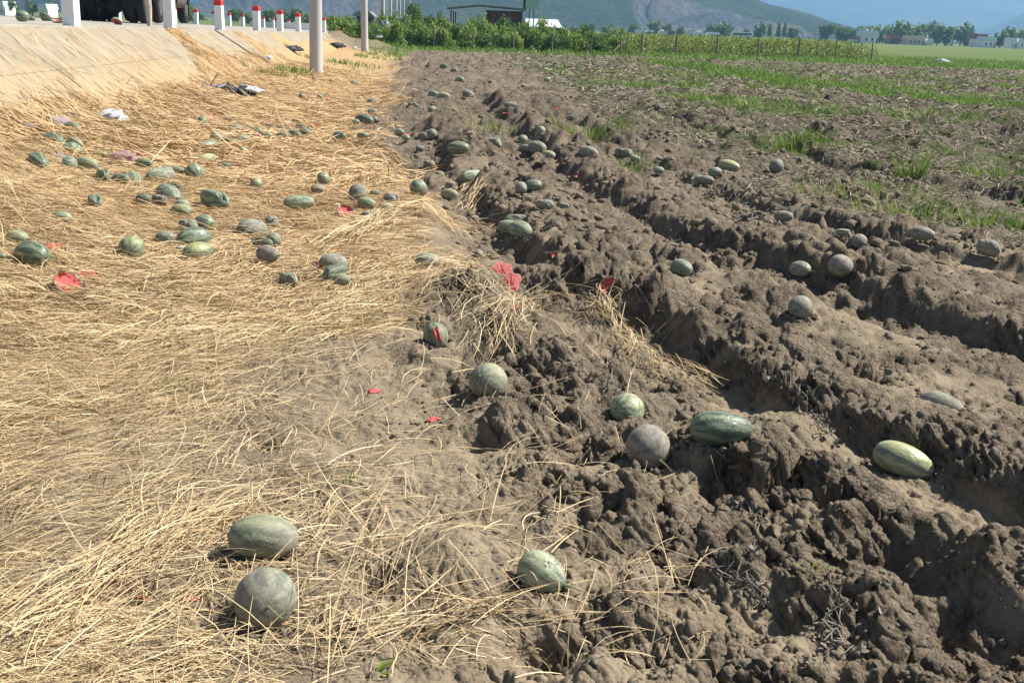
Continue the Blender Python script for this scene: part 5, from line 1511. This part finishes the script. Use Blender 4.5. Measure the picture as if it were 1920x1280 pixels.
# hedge on the earth mound
for i, px in enumerate((628, 646, 664, 684, 702)):
    Y = 64.2 + .6 * math.sin(i * 2); x = at(px, 60, Y)[0]; L, T = bush[(i * 2) % 5]
    rt = empty('hedge_bush', (x, Y, float(gz(x, Y)) - .1), i); rt.scale = (.75, .75, .95 + .12 * math.sin(i * 3))
    link('foliage', L, None, rt); link('stem', T, None, rt)
    tag(rt, ['hedge bush at the road end of the mound', 'hedge bush, second from the road on the mound', 'hedge bush in the middle of the mound', 'hedge bush behind the second concrete pole', 'hedge bush at the field end of the mound'][i], 'bush', 'hedge on the earth mound')
MB_ = MB().box((0, 0, .5), (1.0, .5, .9)); 
V, F = crumple(90); x, Y, z = at(722, 46, 74); o = link('sack', np_mesh('sack', V, F, True), M['greybag'], None, (x, Y, z - .35)); o.scale = (.7, .5, 1.1); tag(o, 'pale grey sack hung in the bushes at the third pole', 'sack')
x, Y, z = at(755, 42, 84); mb = MB(); mb.tube([(0, 0, -.9), (0, 0, -.3), (0, 0, .3)], [.28, .30, .28], 16); o = mb.build('drum', M['bluebox'], None, (x, Y, z), True); tag(o, 'blue drum standing behind the bushes under the poles', 'drum')
x, Y, z = at(700, 68, 66); V, F = crumple(91); o = link('plastic_sheet', np_mesh('plastic_sheet', V, F, True), M['greybag'], None, (x, Y, z - .05)); o.scale = (.9, .5, .4); tag(o, 'pale sheet lying on the mound edge past the second pole', 'plastic sheet')
a, b = at(741, 58, 70.5), at(764, 82, 69.5); o = MB().tube([(0, 0, 0), tuple(np.array(b) - np.array(a))], .035, 7).build('stick', M['palewood'], None, a); tag(o, 'pale stick slanting against the bushes', 'stick')
# dark conical tree
x, Y, z = at(776, 45, 92); rt = empty('tree', (x, Y, 0)); L = leaf_cloud(77, 1800, [(0, 0, 2.0, .8, .8, .9), (0, 0, 2.7, .55, .55, .6), (.1, 0, 1.2, .9, .9, .7)], .12, .2, 'crown'); L.materials.append(M['leafdark']); link('crown', L, None, rt)
T = trunk_mesh(2.2, .07, 5); T.materials.append(M['bark']); link('trunk', T, None, rt); tag(rt, 'dark conical tree above the bushes beside the power poles', 'tree')
# fence posts
M['postwood'] = plain('weathered_post', (.20, .165, .125), .35, 9, .9, .1, .5, 40)
FP = [(814, 57, 90), (887, 62, 82), (963, 69, 93), (1035, 66, 96), (1108, 68, 99), (1166, 72, 98), (1176, 60, 90), (1205, 67, 106), (1270, 66, 92), (1347, 68, 101), (1424, 73, 98), (1499, 74, 105), (1533, 78, 93), (1552, 81, 94), (1570, 75, 108), (1597, 82, 96), (1618, 82, 96), (1637, 83, 110)]
FL = ['dark fence stump in the bushes below the stakes', 'short grey fence stump in front of the hut', 'fence post under the hut, before the bushes', 'pale straight fence post before the shed bushes', 'fence post among low dark bushes',
      'leaning post where the bushes end', 'tall post at the start of the leafy crop', 'stout pale fence post at the front of the crop', 'small post standing inside the leafy crop', 'straight fence post halfway along the crop', 'darker fence post past the bus',
      'tall fence post in thick weeds', 'short dark stake behind the crop', 'short brown stake behind the crop', 'reddish fence post near the crop end', 'thin stake at the thinning crop', 'grey stake at the thinning crop', 'grey end post of the fence']
for i, (px, y0, y1) in enumerate(FP):
    Y = 70.0 if px < 1170 else 73.2 + (px - 1205) * .026 + (6 if px in (1533, 1552, 1597, 1618) else 0)
    x, _, zt_ = at(px, y0, Y); ht = zt_ + .03; r = .075 if px in (1205, 1270, 1347, 1035, 963, 1499, 1424) else .055
    sx = random.uniform(-.03, .03) * ht
    V = MB().tube([(0, 0, -.2), (sx, 0, ht * .5), (sx * 2 + random.uniform(-.03, .03), 0, ht)], [r, r * .95, r * .8], 7)
    o = V.build('fence_post', M['postwood'], None, (x, Y, float(gz(x, Y)))); tag(o, FL[i], 'fence post', 'posts of the old field fence')
a, b = at(1150, 96, 73), at(1172, 78, 74); o = MB().tube([(0, 0, 0), tuple(np.array(b) - np.array(a))], .04, 6).build('fence_rail', M['postwood'], None, a); tag(o, 'fallen fence rail leaning at the end of the bushes', 'fence rail')
for i, (px, y0) in enumerate(((820, 25), (823, 22), (827, 20), (897, 26))):
    x, Y, z = at(px, y0, 88); o = MB().tube([(0, 0, 0), (.03, 0, z * .5), (.0, 0, z)], .05 if i < 3 else .09, 6).build('stake', M['postwood'], None, (x, Y, 0)); tag(o, ['thin stake over the bushes, one end of three', 'thin stake over the bushes, middle of three', 'tallest thin stake over the bushes', 'pale stake standing under the carport'][i], 'stake', 'stakes behind the bushes')

# leafy crop behind the fence
def crop():
    g = np.random.default_rng(31); n = 2600
    px = g.uniform(1165, 1645, n); Y = 75 + (px - 1205) * .026 + 34 * g.random(n) ** 1.3; x = np.array([at(p, 90, yy)[0] for p, yy in zip(px, Y)])
    hgt = (.75 + .25 * g.random(n)) * sstep(1650, 1560, px + 30 * g.normal(size=n)) + .18
    k = 9; N_ = n * k; X = np.repeat(x, k) + g.normal(size=N_) * .14; Yy = np.repeat(Y, k) + g.normal(size=N_) * .14; Z = np.repeat(hgt, k) * g.random(N_) ** .7 * 1.25
    az = g.uniform(0, 6.28, N_); L = g.uniform(.14, .27, N_); el = g.normal(size=N_) * .5 + .15
    t = np.stack([np.cos(az) * np.cos(el), np.sin(az) * np.cos(el), np.sin(el)], -1); s = np.stack([-np.sin(az), np.cos(az), 0 * az], -1); c = np.stack([X, Yy, Z], -1)
    W_ = (L * .36)[:, None]
    V = np.stack([c, c + t * L[:, None] * .5 + s * W_ , c + t * L[:, None] - np.array([0, 0, .05]), c + t * L[:, None] * .5 - s * W_], 1)
    i = np.arange(N_)[:, None] * 4; F = np.concatenate([i + np.array([0, 1, 2]), i + np.array([0, 2, 3])])
    me = np_mesh('crop', V.reshape(-1, 3), F, False, {'tone': np.repeat(g.random(N_) * .99, 4)})
    return tag(link('crop', me, M['leafyellow']), 'yellow-green leafy crop behind the fence posts', None, None, 'stuff')
crop()

# ---------------------------------------------------------------- hut, shed and sign
M['brick'] = plain('hut_brick', (.115, .068, .052), .3, 4, .9, .1, .3, 30); M['roofing'] = plain('hut_roof', (.20, .20, .19), .25, 2, .8, .2)
M['tin'] = plain('tin_roof', (.62, .66, .72), .06, 2, .4, .5); M['cream'] = plain('cream_wall', (.62, .57, .42), .1, 2, .9, .1); M['redroof'] = plain('red_roof', (.28, .10, .065), .2, 2, .9, .1)
M['dkblue'] = plain('blue_shutter', (.035, .055, .10), .2, 3, .5, .4); M['signgreen'] = plain('sign_green', (.36, .56, .44), .05, 1, .6, .3)
Yh = 96.
u = Yh / 2000.
hx0, _, _ = at(912, 40, Yh); rt = empty('hut', (hx0, Yh, 0))
X = lambda px: at(px, 40, Yh)[0] - hx0
Zp = lambda px, py: at(px, py, Yh)[2]
wl = X(979); rz0, rz1, rzl = Zp(905, 12), Zp(985, 20), Zp(838, 17)
mb = MB(); t_ = .14                                       # walls with real openings
def wall(x0, x1, z0, z1): mb.box(((x0 + x1) / 2, 0, (z0 + z1) / 2), (x1 - x0, t_, z1 - z0))
zt = Zp(979, 22)
wall(0, wl * .10, 0, zt); wall(wl * .42, wl * .52, 0, zt - .75); wall(wl * .10, wl * .93, zt - .75, zt); wall(wl * .93, wl, 0, zt); wall(wl * .52, wl * .93, 0, zt - 1.75)
mb.box((0 + t_ / 2, 1.6 + t_ / 2, zt / 2), (t_, 3.0, zt)); mb.box((wl - t_ / 2, 1.6 + t_ / 2, zt / 2), (t_, 3.0, zt)); mb.box((wl / 2, 3.2, zt / 2), (wl - .3, t_, zt))
mb.build('wall', M['brick'], rt)
o = MB().box((wl * .27, .02, (zt - .75) / 2), (wl * .28, .05, zt - .8)).build('door', M['glass'], rt)
w_ = MB().box((wl * .725, .02, zt - 1.25), (wl * .38, .05, .95)).build('window', M['dkblue'], rt)
for q in (.56, .725, .89): MB().box((wl * q, -.03, zt - 1.25), (.05, .05, .96)).build('window_bar', M['rust'], w_)
def slab(xa, za, xb, zb, y0, y1, th, name, mat):
    return MB().prism([(xa, za), (xb, zb), (xb, zb + th), (xa, za + th)], y0, y1).build(name, mat, rt)
slab(X(900), rz0, X(986), rz1, -.5, 3.5, .12, 'roof', M['roofing']); slab(X(837), rzl, X(899.5), rz0 + .02, -.3, 3.3, .11, 'carport_roof', M['roofing'])
for px in (846, 911, 978): MB().box((X(px), -.25, Zp(px, 20) / 2), (.12, .12, Zp(px, 20))).build('roof_post', M['rust'], rt)
for px in (846, 850): MB().box((X(px), 3.1, Zp(px, 20) / 2), (.10, .10, Zp(px, 20) - .1)).build('roof_post', M['rust'], rt)
tag(rt, 'small brick hut with flat carport roof above the bushes', 'hut')
Ys = 108.; x0 = at(1018, 44, Ys)[0]; rt = empty('shed', (x0, Ys, 0)); k = Ys / 2000; hw = 33 * k; z1, z0 = at(1018, 36, Ys)[2], at(1018, 51.5, Ys)[2]
MB().add([(-hw, -1.2, z0), (hw + .1, -1.2, z0), (hw - .35, .6, z1), (-hw + .1, .6, z1), (-hw, -1.2, z0 - .04), (hw + .1, -1.2, z0 - .04), (hw - .35, .6, z1 - .04), (-hw + .1, .6, z1 - .04)], [(0, 1, 2, 3), (7, 6, 5, 4), (0, 4, 5, 1), (1, 5, 6, 2), (2, 6, 7, 3), (3, 7, 4, 0)]).build('roof', M['tin'], rt)
MB().box((0, .1, z0 / 2 - .03), (hw * 1.8, 1.8, z0 - .06)).build('wall', M['chassis'], rt)
tag(rt, 'low shed with pale blue-white tin roof beside the hut', 'shed')
Yg = 103.; x0, _, zb = at(997, 18, Yg); k = Yg / 2000; rt = empty('signboard', (x0, Yg, 0))
MB().box((.0, 0, zb + 1.3), (23 * k, .08, 2.6)).build('panel', M['signgreen'], rt)
MB().box((-13.5 * k, .05, zb + 1.3), (4 * k, .2, 2.6)).build('frame', M['chassis'], rt)
for q in (-4, 4): MB().tube([(q * k, .1, 0), (q * k, .1, zb + 1.3)], .05, 8).build('sign_post', M['rust'], rt)
tag(rt, 'pale green signboard on posts above the shed', 'signboard')
# far-away house seen between the poles and a low white wall beyond the road
for (px, w, ytop, ybot, Y, lab) in ((685, 34, 22, 40, 150, 'brown-roofed hut far behind the hedge between the poles'),):
    x, _, zb = at(px, ybot, Y); zt_ = at(px, ytop, Y)[2]; k = Y / 2000; rt = empty('hut', (x, Y, 0))
    MB().box((0, 0, zb * .5 + .3), (w * k * .8, 2.5, zb + .6)).build('wall', M['brick'], rt)
    MB().prism([(-w * k * .6, zb + .6), (w * k * .6, zb + .6), (w * k * .3, zt_), (-w * k * .3, zt_)], -1.8, 1.8).build('roof', M['roofing'], rt); tag(rt, lab, 'hut')
x, Y, z = at(525, 50, 96); o = MB().box((0, 0, .2), (5.2, .15, 1.0)).build('low_wall', M['white'], None, (x, Y, z - .35)); tag(o, 'low white wall across the road, behind far bollards', 'wall')

# ---------------------------------------------------------------- far row of trees and houses
FD = 480.; fk = FD / 2000.
far = []
for q in range(4):
    L = leaf_cloud(300 + q, 520, lobes_of(40 + q, 10, 1.0, 1.6, .1), .20, .32, 'crown', .1, .35); L.materials.append(M['leafdark']); T = trunk_mesh(1.2, .05, q); T.materials.append(M['bark']); far.append((L, T))
L = leaf_cloud(320, 420, [(0, 0, .5 + .16 * j, .30 - .02 * j, .30 - .02 * j, .2) for j in range(8)], .08, .34, 'crown', .3, .2); L.materials.append(M['leafdark']); T = trunk_mesh(1.6, .03, 9); T.materials.append(M['bark']); far.append((L, T))
def palm():
    g = np.random.default_rng(2); V, F = [], []
    for q in range(16):
        a = q * 2.4; el = g.uniform(.1, 1.1)
        for j in range(5):
            t = j / 4; r = .62 * t; c = (math.cos(a) * r * math.cos(el), math.sin(a) * r * math.cos(el), 1.25 + .6 * math.sin(el) * t - .45 * t * t); w = .09 * math.sin(math.pi * (.15 + .8 * t)); s = (-math.sin(a) * w, math.cos(a) * w)
            V += [(c[0] - s[0], c[1] - s[1], c[2] - .04), (c[0] + s[0], c[1] + s[1], c[2] - .04)]
        b = q * 10
        F += [(b + j * 2, b + j * 2 + 1, b + j * 2 + 3, b + j * 2 + 2) for j in range(4)]
    return np_mesh('crown', V, F, False, {'tone': np.random.default_rng(1).random(len(V)) * .8})
L = palm(); L.materials.append(M['leafdark']); T = MB().tube([(0, 0, -.05), (.03, 0, .6), (.0, 0, 1.25)], [.05, .035, .03], 7).mesh('trunk'); T.materials.append(M['bark']); far.append((L, T))
TR = [(1075, 50, 'b'), (1095, 46, 'b'), (1111, 45, 'b'), (1136, 50, 'b'), (1168, 52, 'b'), (1186, 48, 'b'), (1213, 50, 'p'), (1226, 42, 'b'), (1250, 45, 'b'), (1276, 52, 'b'), (1300, 53, 'p'), (1331, 47, 'b'), (1353, 43, 'b'), (1366, 50, 'b'), (1400, 55, 'b'), (1426, 46, 'b'),
      (1445, 44, 'c'), (1462, 41, 'c'), (1473, 42, 'c'), (1490, 54, 'b'), (1506, 57, 'p'), (1530, 58, 'p'), (1551, 47, 'b'), (1580, 51, 'b'), (1596, 52, 'b'), (1618, 43, 'p'), (1634, 43, 'p'), (1652, 52, 'b'), (1668, 48, 'b'), (1684, 38, 'c'), (1700, 45, 'b'), (1716, 50, 'b'), (1739, 42, 'b'), (1760, 54, 'b'),
      (1776, 50, 'b'), (1791, 44, 'p'), (1806, 45, 'b'), (1830, 58, 'p'), (1849, 61, 'p'), (1878, 62, 'b'), (1897, 53, 'b'), (1917, 60, 'b'),
      (8, 2, 'b'), (24, 6, 'b'), (58, 4, 'b'), (92, 8, 'b'), (345, 8, 'b'), (352, 20, 'b'), (372, 24, 'b'), (438, 20, 'b'), (466, 26, 'b'), (505, 20, 'b'), (530, 22, 'b'), (552, 20, 'b'), (572, 26, 'b'), (618, 34, 'b'), (640, 33, 'b'), (655, 32, 'b')]
KN = {'b': 'broad tree', 'c': 'tall feathery tree', 'p': 'palm'}
LM = [(1162, 'the first pale house'), (1206, 'the leafy crop start'), (1250, 'the two-storey white house'), (1330, 'the row of white roofs'), (1412, 'the bus'), (1540, 'the hill foot'), (1645, 'the tiered white house'), (1690, 'the red-roofed house'), (1740, 'the long cream house'), (1862, 'the white house with a red roof'), (1925, 'the last white roofs')]
cnt = {}
for i, (px, yt, kd) in enumerate(TR):
    D = FD + 25 * math.sin(i * 7.7) if px > 1000 else 260 + 20 * math.sin(i * 4)
    x, _, zt_ = at(px, yt, D); ht = max(zt_, 2.)
    q = {'b': i % 4, 'c': 4, 'p': 5}[kd]; L, T = far[q]
    mh = {'b': 1.45, 'c': 1.85, 'p': 1.55}[kd]; sc = ht / mh
    rt = empty('palm_tree' if kd == 'p' else 'tree', (x, D, 0), i * 1.3); wsc = sc * (1.0 if kd != 'b' else random.uniform(.8, 1.15)); rt.scale = (wsc, wsc, sc)
    link('crown', L, None, rt); link('trunk', T, None, rt)
    if px > 1000:
        near = next(n for e, n in LM if px <= e); key = (KN[kd], near); cnt[key] = cnt.get(key, 0) + 1
        lab = f"far {KN[kd]} {['by', 'close to', 'also near', 'further along by', 'behind', 'past', 'over'][min(cnt[key] - 1, 6)]} {near}"
    else:
        lab = ['tree at the top corner across the road', 'second tree across the road from the top corner', 'tree across the road by the nearest bollard', 'tree hidden by the lorry side', 'tree showing over the lorry tail', 'low tree past the lorry tail',
               'tree beyond the third bollard', 'tree beyond the straw stream', 'small tree beyond the fourth bollard', 'dark tree over the low white wall', 'middle dark tree over the low white wall', 'dark tree before the thick pole', 'tree behind the thick pole',
               'small tree past the thick pole', 'small tree between the thick poles', 'dark tree between the thick poles'][i - 42]
    tag(rt, lab, 'palm' if kd == 'p' else 'tree', 'far trees across the plain')
def house(px, w, y0, y1, D, wallm, roofm, lab, tiers=1, wins=2):
    x, _, zb = at(px, y1, D); zt_ = at(px, y0, D)[2]; k = D / 2000; W_ = w * k; hh = max(zt_, 2.2); rt = empty('house', (x, D, 0))
    MB().box((0, 0, hh * .31), (W_ * .94, 5, hh * .62)).build('wall', M[wallm], rt)
    MB().prism([(-W_ / 2, hh * .62), (W_ / 2, hh * .62), (W_ * .40, hh * (1 if tiers == 1 else .74)), (-W_ * .40, hh * (1 if tiers == 1 else .74))], -3.0, 3.0).build('roof', M[roofm], rt)
    if tiers > 1:
        MB().box((-W_ * .1, .4, hh * .80), (W_ * .40, 3.2, hh * .36)).build('upper_wall', M[wallm], rt); MB().box((-W_ * .1, .4, hh * .99), (W_ * .46, 3.8, hh * .05)).build('upper_roof', M[roofm], rt)
    for q in range(wins):
        f = MB().box(((-.32 + .64 * (q + .5) / wins) * W_, -2.52, hh * .33), (W_ * .10, .06, hh * .26)).build('window', M['dkblue'], rt)
    MB().box((W_ * .40, -2.52, hh * .22), (W_ * .08, .06, hh * .42)).build('door', M['glass'], rt)
    tag(rt, lab, 'house', 'houses in the far village')
house(1153, 19, 56, 66, 440, 'cream', 'tin', 'first pale house behind the bush end, with bluish roof')
house(1199, 15, 57, 68, 440, 'white', 'tin', 'white-roofed house behind the stout fence post')
house(1218, 14, 60, 68, 440, 'rust', 'tin', 'small low house next to the stout fence post', 1, 1)
house(1242, 16, 56, 69, 440, 'white', 'tin', 'narrow two-storey white house before trees', 2, 1)
house(1257, 14, 62, 70, 440, 'rust', 'redroof', 'small dull house beside the narrow two-storey one', 1, 1)
house(1298, 27, 59, 70, 440, 'white', 'tin', 'wide bright white house at the quarry foot')
house(1310, 22, 58, 71, 432, 'white', 'tin', 'white house overlapping the wide bright one', 2, 1)
house(1336, 23, 61, 71, 440, 'cream', 'tin', 'pale house with silver roof before the big dark tree')
house(1600, 12, 72, 77, 440, 'white', 'redroof', 'tiny house at the flank of the tiered white one', 1, 1)
house(1626, 34, 58, 78, 440, 'white', 'tin', 'tiered white house with small upper storey')
house(1673, 20, 66, 80, 440, 'rust', 'redroof', 'red-roofed house with brown wall')
house(1712, 36, 67, 77, 440, 'cream', 'cream', 'long cream house below dense trees', 1, 3)
house(1739, 11, 72, 79, 440, 'white', 'tin', 'small white house close to the long cream one', 1, 1)
house(1834, 24, 64, 80, 440, 'white', 'redroof', 'white house with red roof')
house(1849, 28, 69, 80, 432, 'white', 'tin', 'white flat-roofed annex joined to the red-roofed white house')
house(1894, 12, 71, 80, 440, 'white', 'tin', 'little white house before the last trees', 1, 1)
house(1912, 18, 72, 81, 440, 'white', 'tin', 'last white house at the picture border', 1, 1)
house(12, 14, 3, 13, 240, 'white', 'tin', 'pale house at the top corner across the road', 1, 1)
house(90, 18, 8, 18, 240, 'white', 'tin', 'pale house across the road by the nearest bollard', 1, 1)
# bus
x, _, z = at(1391, 73, 430); k = 430 / 2000; rt = empty('bus', (x, 430, 0)); W_ = 38 * k
MB().box((0, 0, 1.5), (W_, 2.3, 2.2)).build('body', M['white'], rt)
MB().box((-.2, -1.17, 1.75), (W_ * .88, .06, .8)).build('window', M['dkblue'], rt); MB().box((W_ / 2 + .01, 0, 1.7), (.06, 2.0, 1.1)).build('windscreen', M['glass'], rt); MB().box((0, -1.17, .75), (W_, .05, .35)).build('side_stripe', M['bluebox'], rt)
for q in (-.32, .30): MB().tube([(q * W_, -1.2, .45), (q * W_, 1.2, .45)], .45, 14).build('wheel', M['tyre'], rt)
tag(rt, 'white bus with blue side passing beyond the crop', 'bus')
for px, w in ((1150, 620), (1560, 420), (1790, 300)):
    pass

# ---------------------------------------------------------------- hills and air
def hill_mat(name, dark, lite, sc):
    n = NT(name, .95, .05)
    f = n.noise(sc, 7, .68); c = n.mix(n.rmp(f, .36, .64), dark, lite)
    c = n.mix(n.math('MULTIPLY', n.rmp(n.noise(sc * 7, 6, .75), .45, .7), .6), c, tuple(v * .45 for v in dark))
    c = n.mix(n.math('MULTIPLY', n.rmp(n.noise(sc * .35, 4, .5), .5, .68), .45), c, (.17, .17, .075))
    rk = n.noise(.035, 7, .72, n.mapping((0, 0, 0), (1, 1, .16)), .7)
    rc = n.mix(n.rmp(rk, .36, .62), (.060, .060, .064), (.185, .18, .172))
    rc = n.mix(n.rmp(n.noise(.012, 5, .6), .5, .62), rc, (.20, .165, .125))
    c = n.mix(n.attr('rock'), c, rc)
    return n.out(c, None, n.bump(n.noise(sc * 5, 6, .7), 1, .35 / sc))
def hill(name, x0, x1, y0, y1, nx, ny, hf, mat, lab):
    X_, Y_ = np.meshgrid(np.linspace(x0, x1, nx), np.linspace(y0, y1, ny)); Z_, R_ = hf(X_, Y_)
    i = np.arange(ny - 1)[:, None] * nx + np.arange(nx - 1)[None]; F = np.stack([i, i + 1, i + nx + 1, i + nx], -1).reshape(-1, 4)
    me = np_mesh(name, np.stack([X_, Y_, Z_], -1).reshape(-1, 3), F, True, {'rock': R_.ravel()}); return tag(link(name, me, mat), lab, None, None, 'structure')
def hA(x, y):
    crest = np.interp(x, [-1600, -900, -500, -250, 0, 120, 220, 268, 312, 350, 392, 440, 520], [95, 120, 105, 110, 125, 105, 70, 46, 33, 18, 6, -3, -14])
    n = fbm(x, y, .006, 5, 501, .5); yc = 1300 + 90 * fbm(x, y * 0, .004, 2, 503)
    foot = 960 + 70 * fbm(x, y * 0, .006, 3, 505)
    t = np.clip((y - foot) / (yc - foot), 0, 1); back = sstep(2100, 1400, y)
    z = crest * (.35 * t + .65 * sstep(0, 1, t)) * np.where(y > yc, back, 1) + n * 9 * t - 2 * (1 - sstep(0, .05, t))
    rock = np.zeros_like(x)
    # quarry faces cut into the lower slope
    for (xa, xb, yf, top, seed) in ((108, 168, 1075, 27, 1), (150, 205, 1060, 21, 2), (196, 262, 1040, 10, 3), (-205, -118, 1040, 34, 4), (-300, -225, 1020, 14, 5)):
        w = sstep(xa - 8, xa + 6, x) * sstep(xb + 14, xb - 8, x)
        yfc = yf + 10 * fbm(x, y * 0, .05, 3, 520 + seed)
        floor = np.minimum(z, 2 + .05 * np.clip(y - 980, 0, 200)); tp = top * (1 + .3 * fbm(x, y * 0, .03, 3, 530 + seed))
        face = floor + (np.maximum(tp, floor) - floor) * sstep(0, 16, y - yfc)
        cut = np.where(y < yfc + 16, face, np.maximum(z, tp - .0 * y))
        win = w * sstep(yf + 75, yf + 40, y)
        z = z * (1 - win) + cut * win
        edge_n = .35 * fbm(x, y, .05, 4, 540 + seed)
        rock = np.maximum(rock, sstep(.3, .6, w + edge_n) * sstep(yf + 40, yf + 22, y + 20 * edge_n) * sstep(960, 990, y) * (z > .5))
    return z, rock
M['hill'] = hill_mat('hill_forest', (.022, .042, .014), (.060, .085, .026), .02)
hill('hill', -1600, 520, 900, 2100, 320, 110, hA, M['hill'], 'green hill with quarry faces behind the village')
def hB(x, y):
    n = fbm(x, y, .0011, 6, 601, .52); crest = 215 + 25 * np.sin(x * .0009)
    t = np.clip((y - 3300 - 250 * fbm(x, y * 0, .001, 2, 3)) / 1300, 0, 1)
    z = crest * (.4 * t + .6 * sstep(0, 1, t)) * (1 + .2 * n) + 110 * (.6 - np.abs(fbm(x, y, .0022, 6, 603, .55))) * sstep(0, .25, t) - 4 * (1 - sstep(0, .05, t))
    return np.where(y > 4900, z * sstep(6100, 4900, y), z), np.zeros_like(x)
M['mount'] = hill_mat('mountain_forest', (.020, .036, .016), (.050, .070, .028), .006)
hill('mountain', -3600, 4200, 3000, 6100, 300, 130, hB, M['mount'], 'blue mountain filling the sky beyond the plain')
def hC(x, y):
    n = fbm(x, y, .003, 5, 701); t = sstep(1060, 1500, x) * sstep(2350, 2750, y) * sstep(3300, 2850, y)
    return 150 * t * (1 + .15 * n) - 3, np.zeros_like(x)
hill('spur', 1050, 2300, 2300, 3300, 120, 80, hC, M['mount'], 'dark lower spur of the mountain at the picture border')

hz = MB().box((0, 1200, 164), (13600, 11600, 334)).build('haze', None); hz['kind'] = 'stuff'; hz['label'] = 'thin blue summer haze over the plain'
hm = bpy.data.materials.new('haze'); hm.use_nodes = True; t = hm.node_tree; t.nodes.clear()
pv = t.nodes.new('ShaderNodeVolumePrincipled'); pv.inputs['Color'].default_value = (.34, .60, .95, 1); pv.inputs['Density'].default_value = .00029; pv.inputs['Anisotropy'].default_value = .1
ot = t.nodes.new('ShaderNodeOutputMaterial'); t.links.new(pv.outputs[0], ot.inputs['Volume']); hz.data.materials.append(hm)
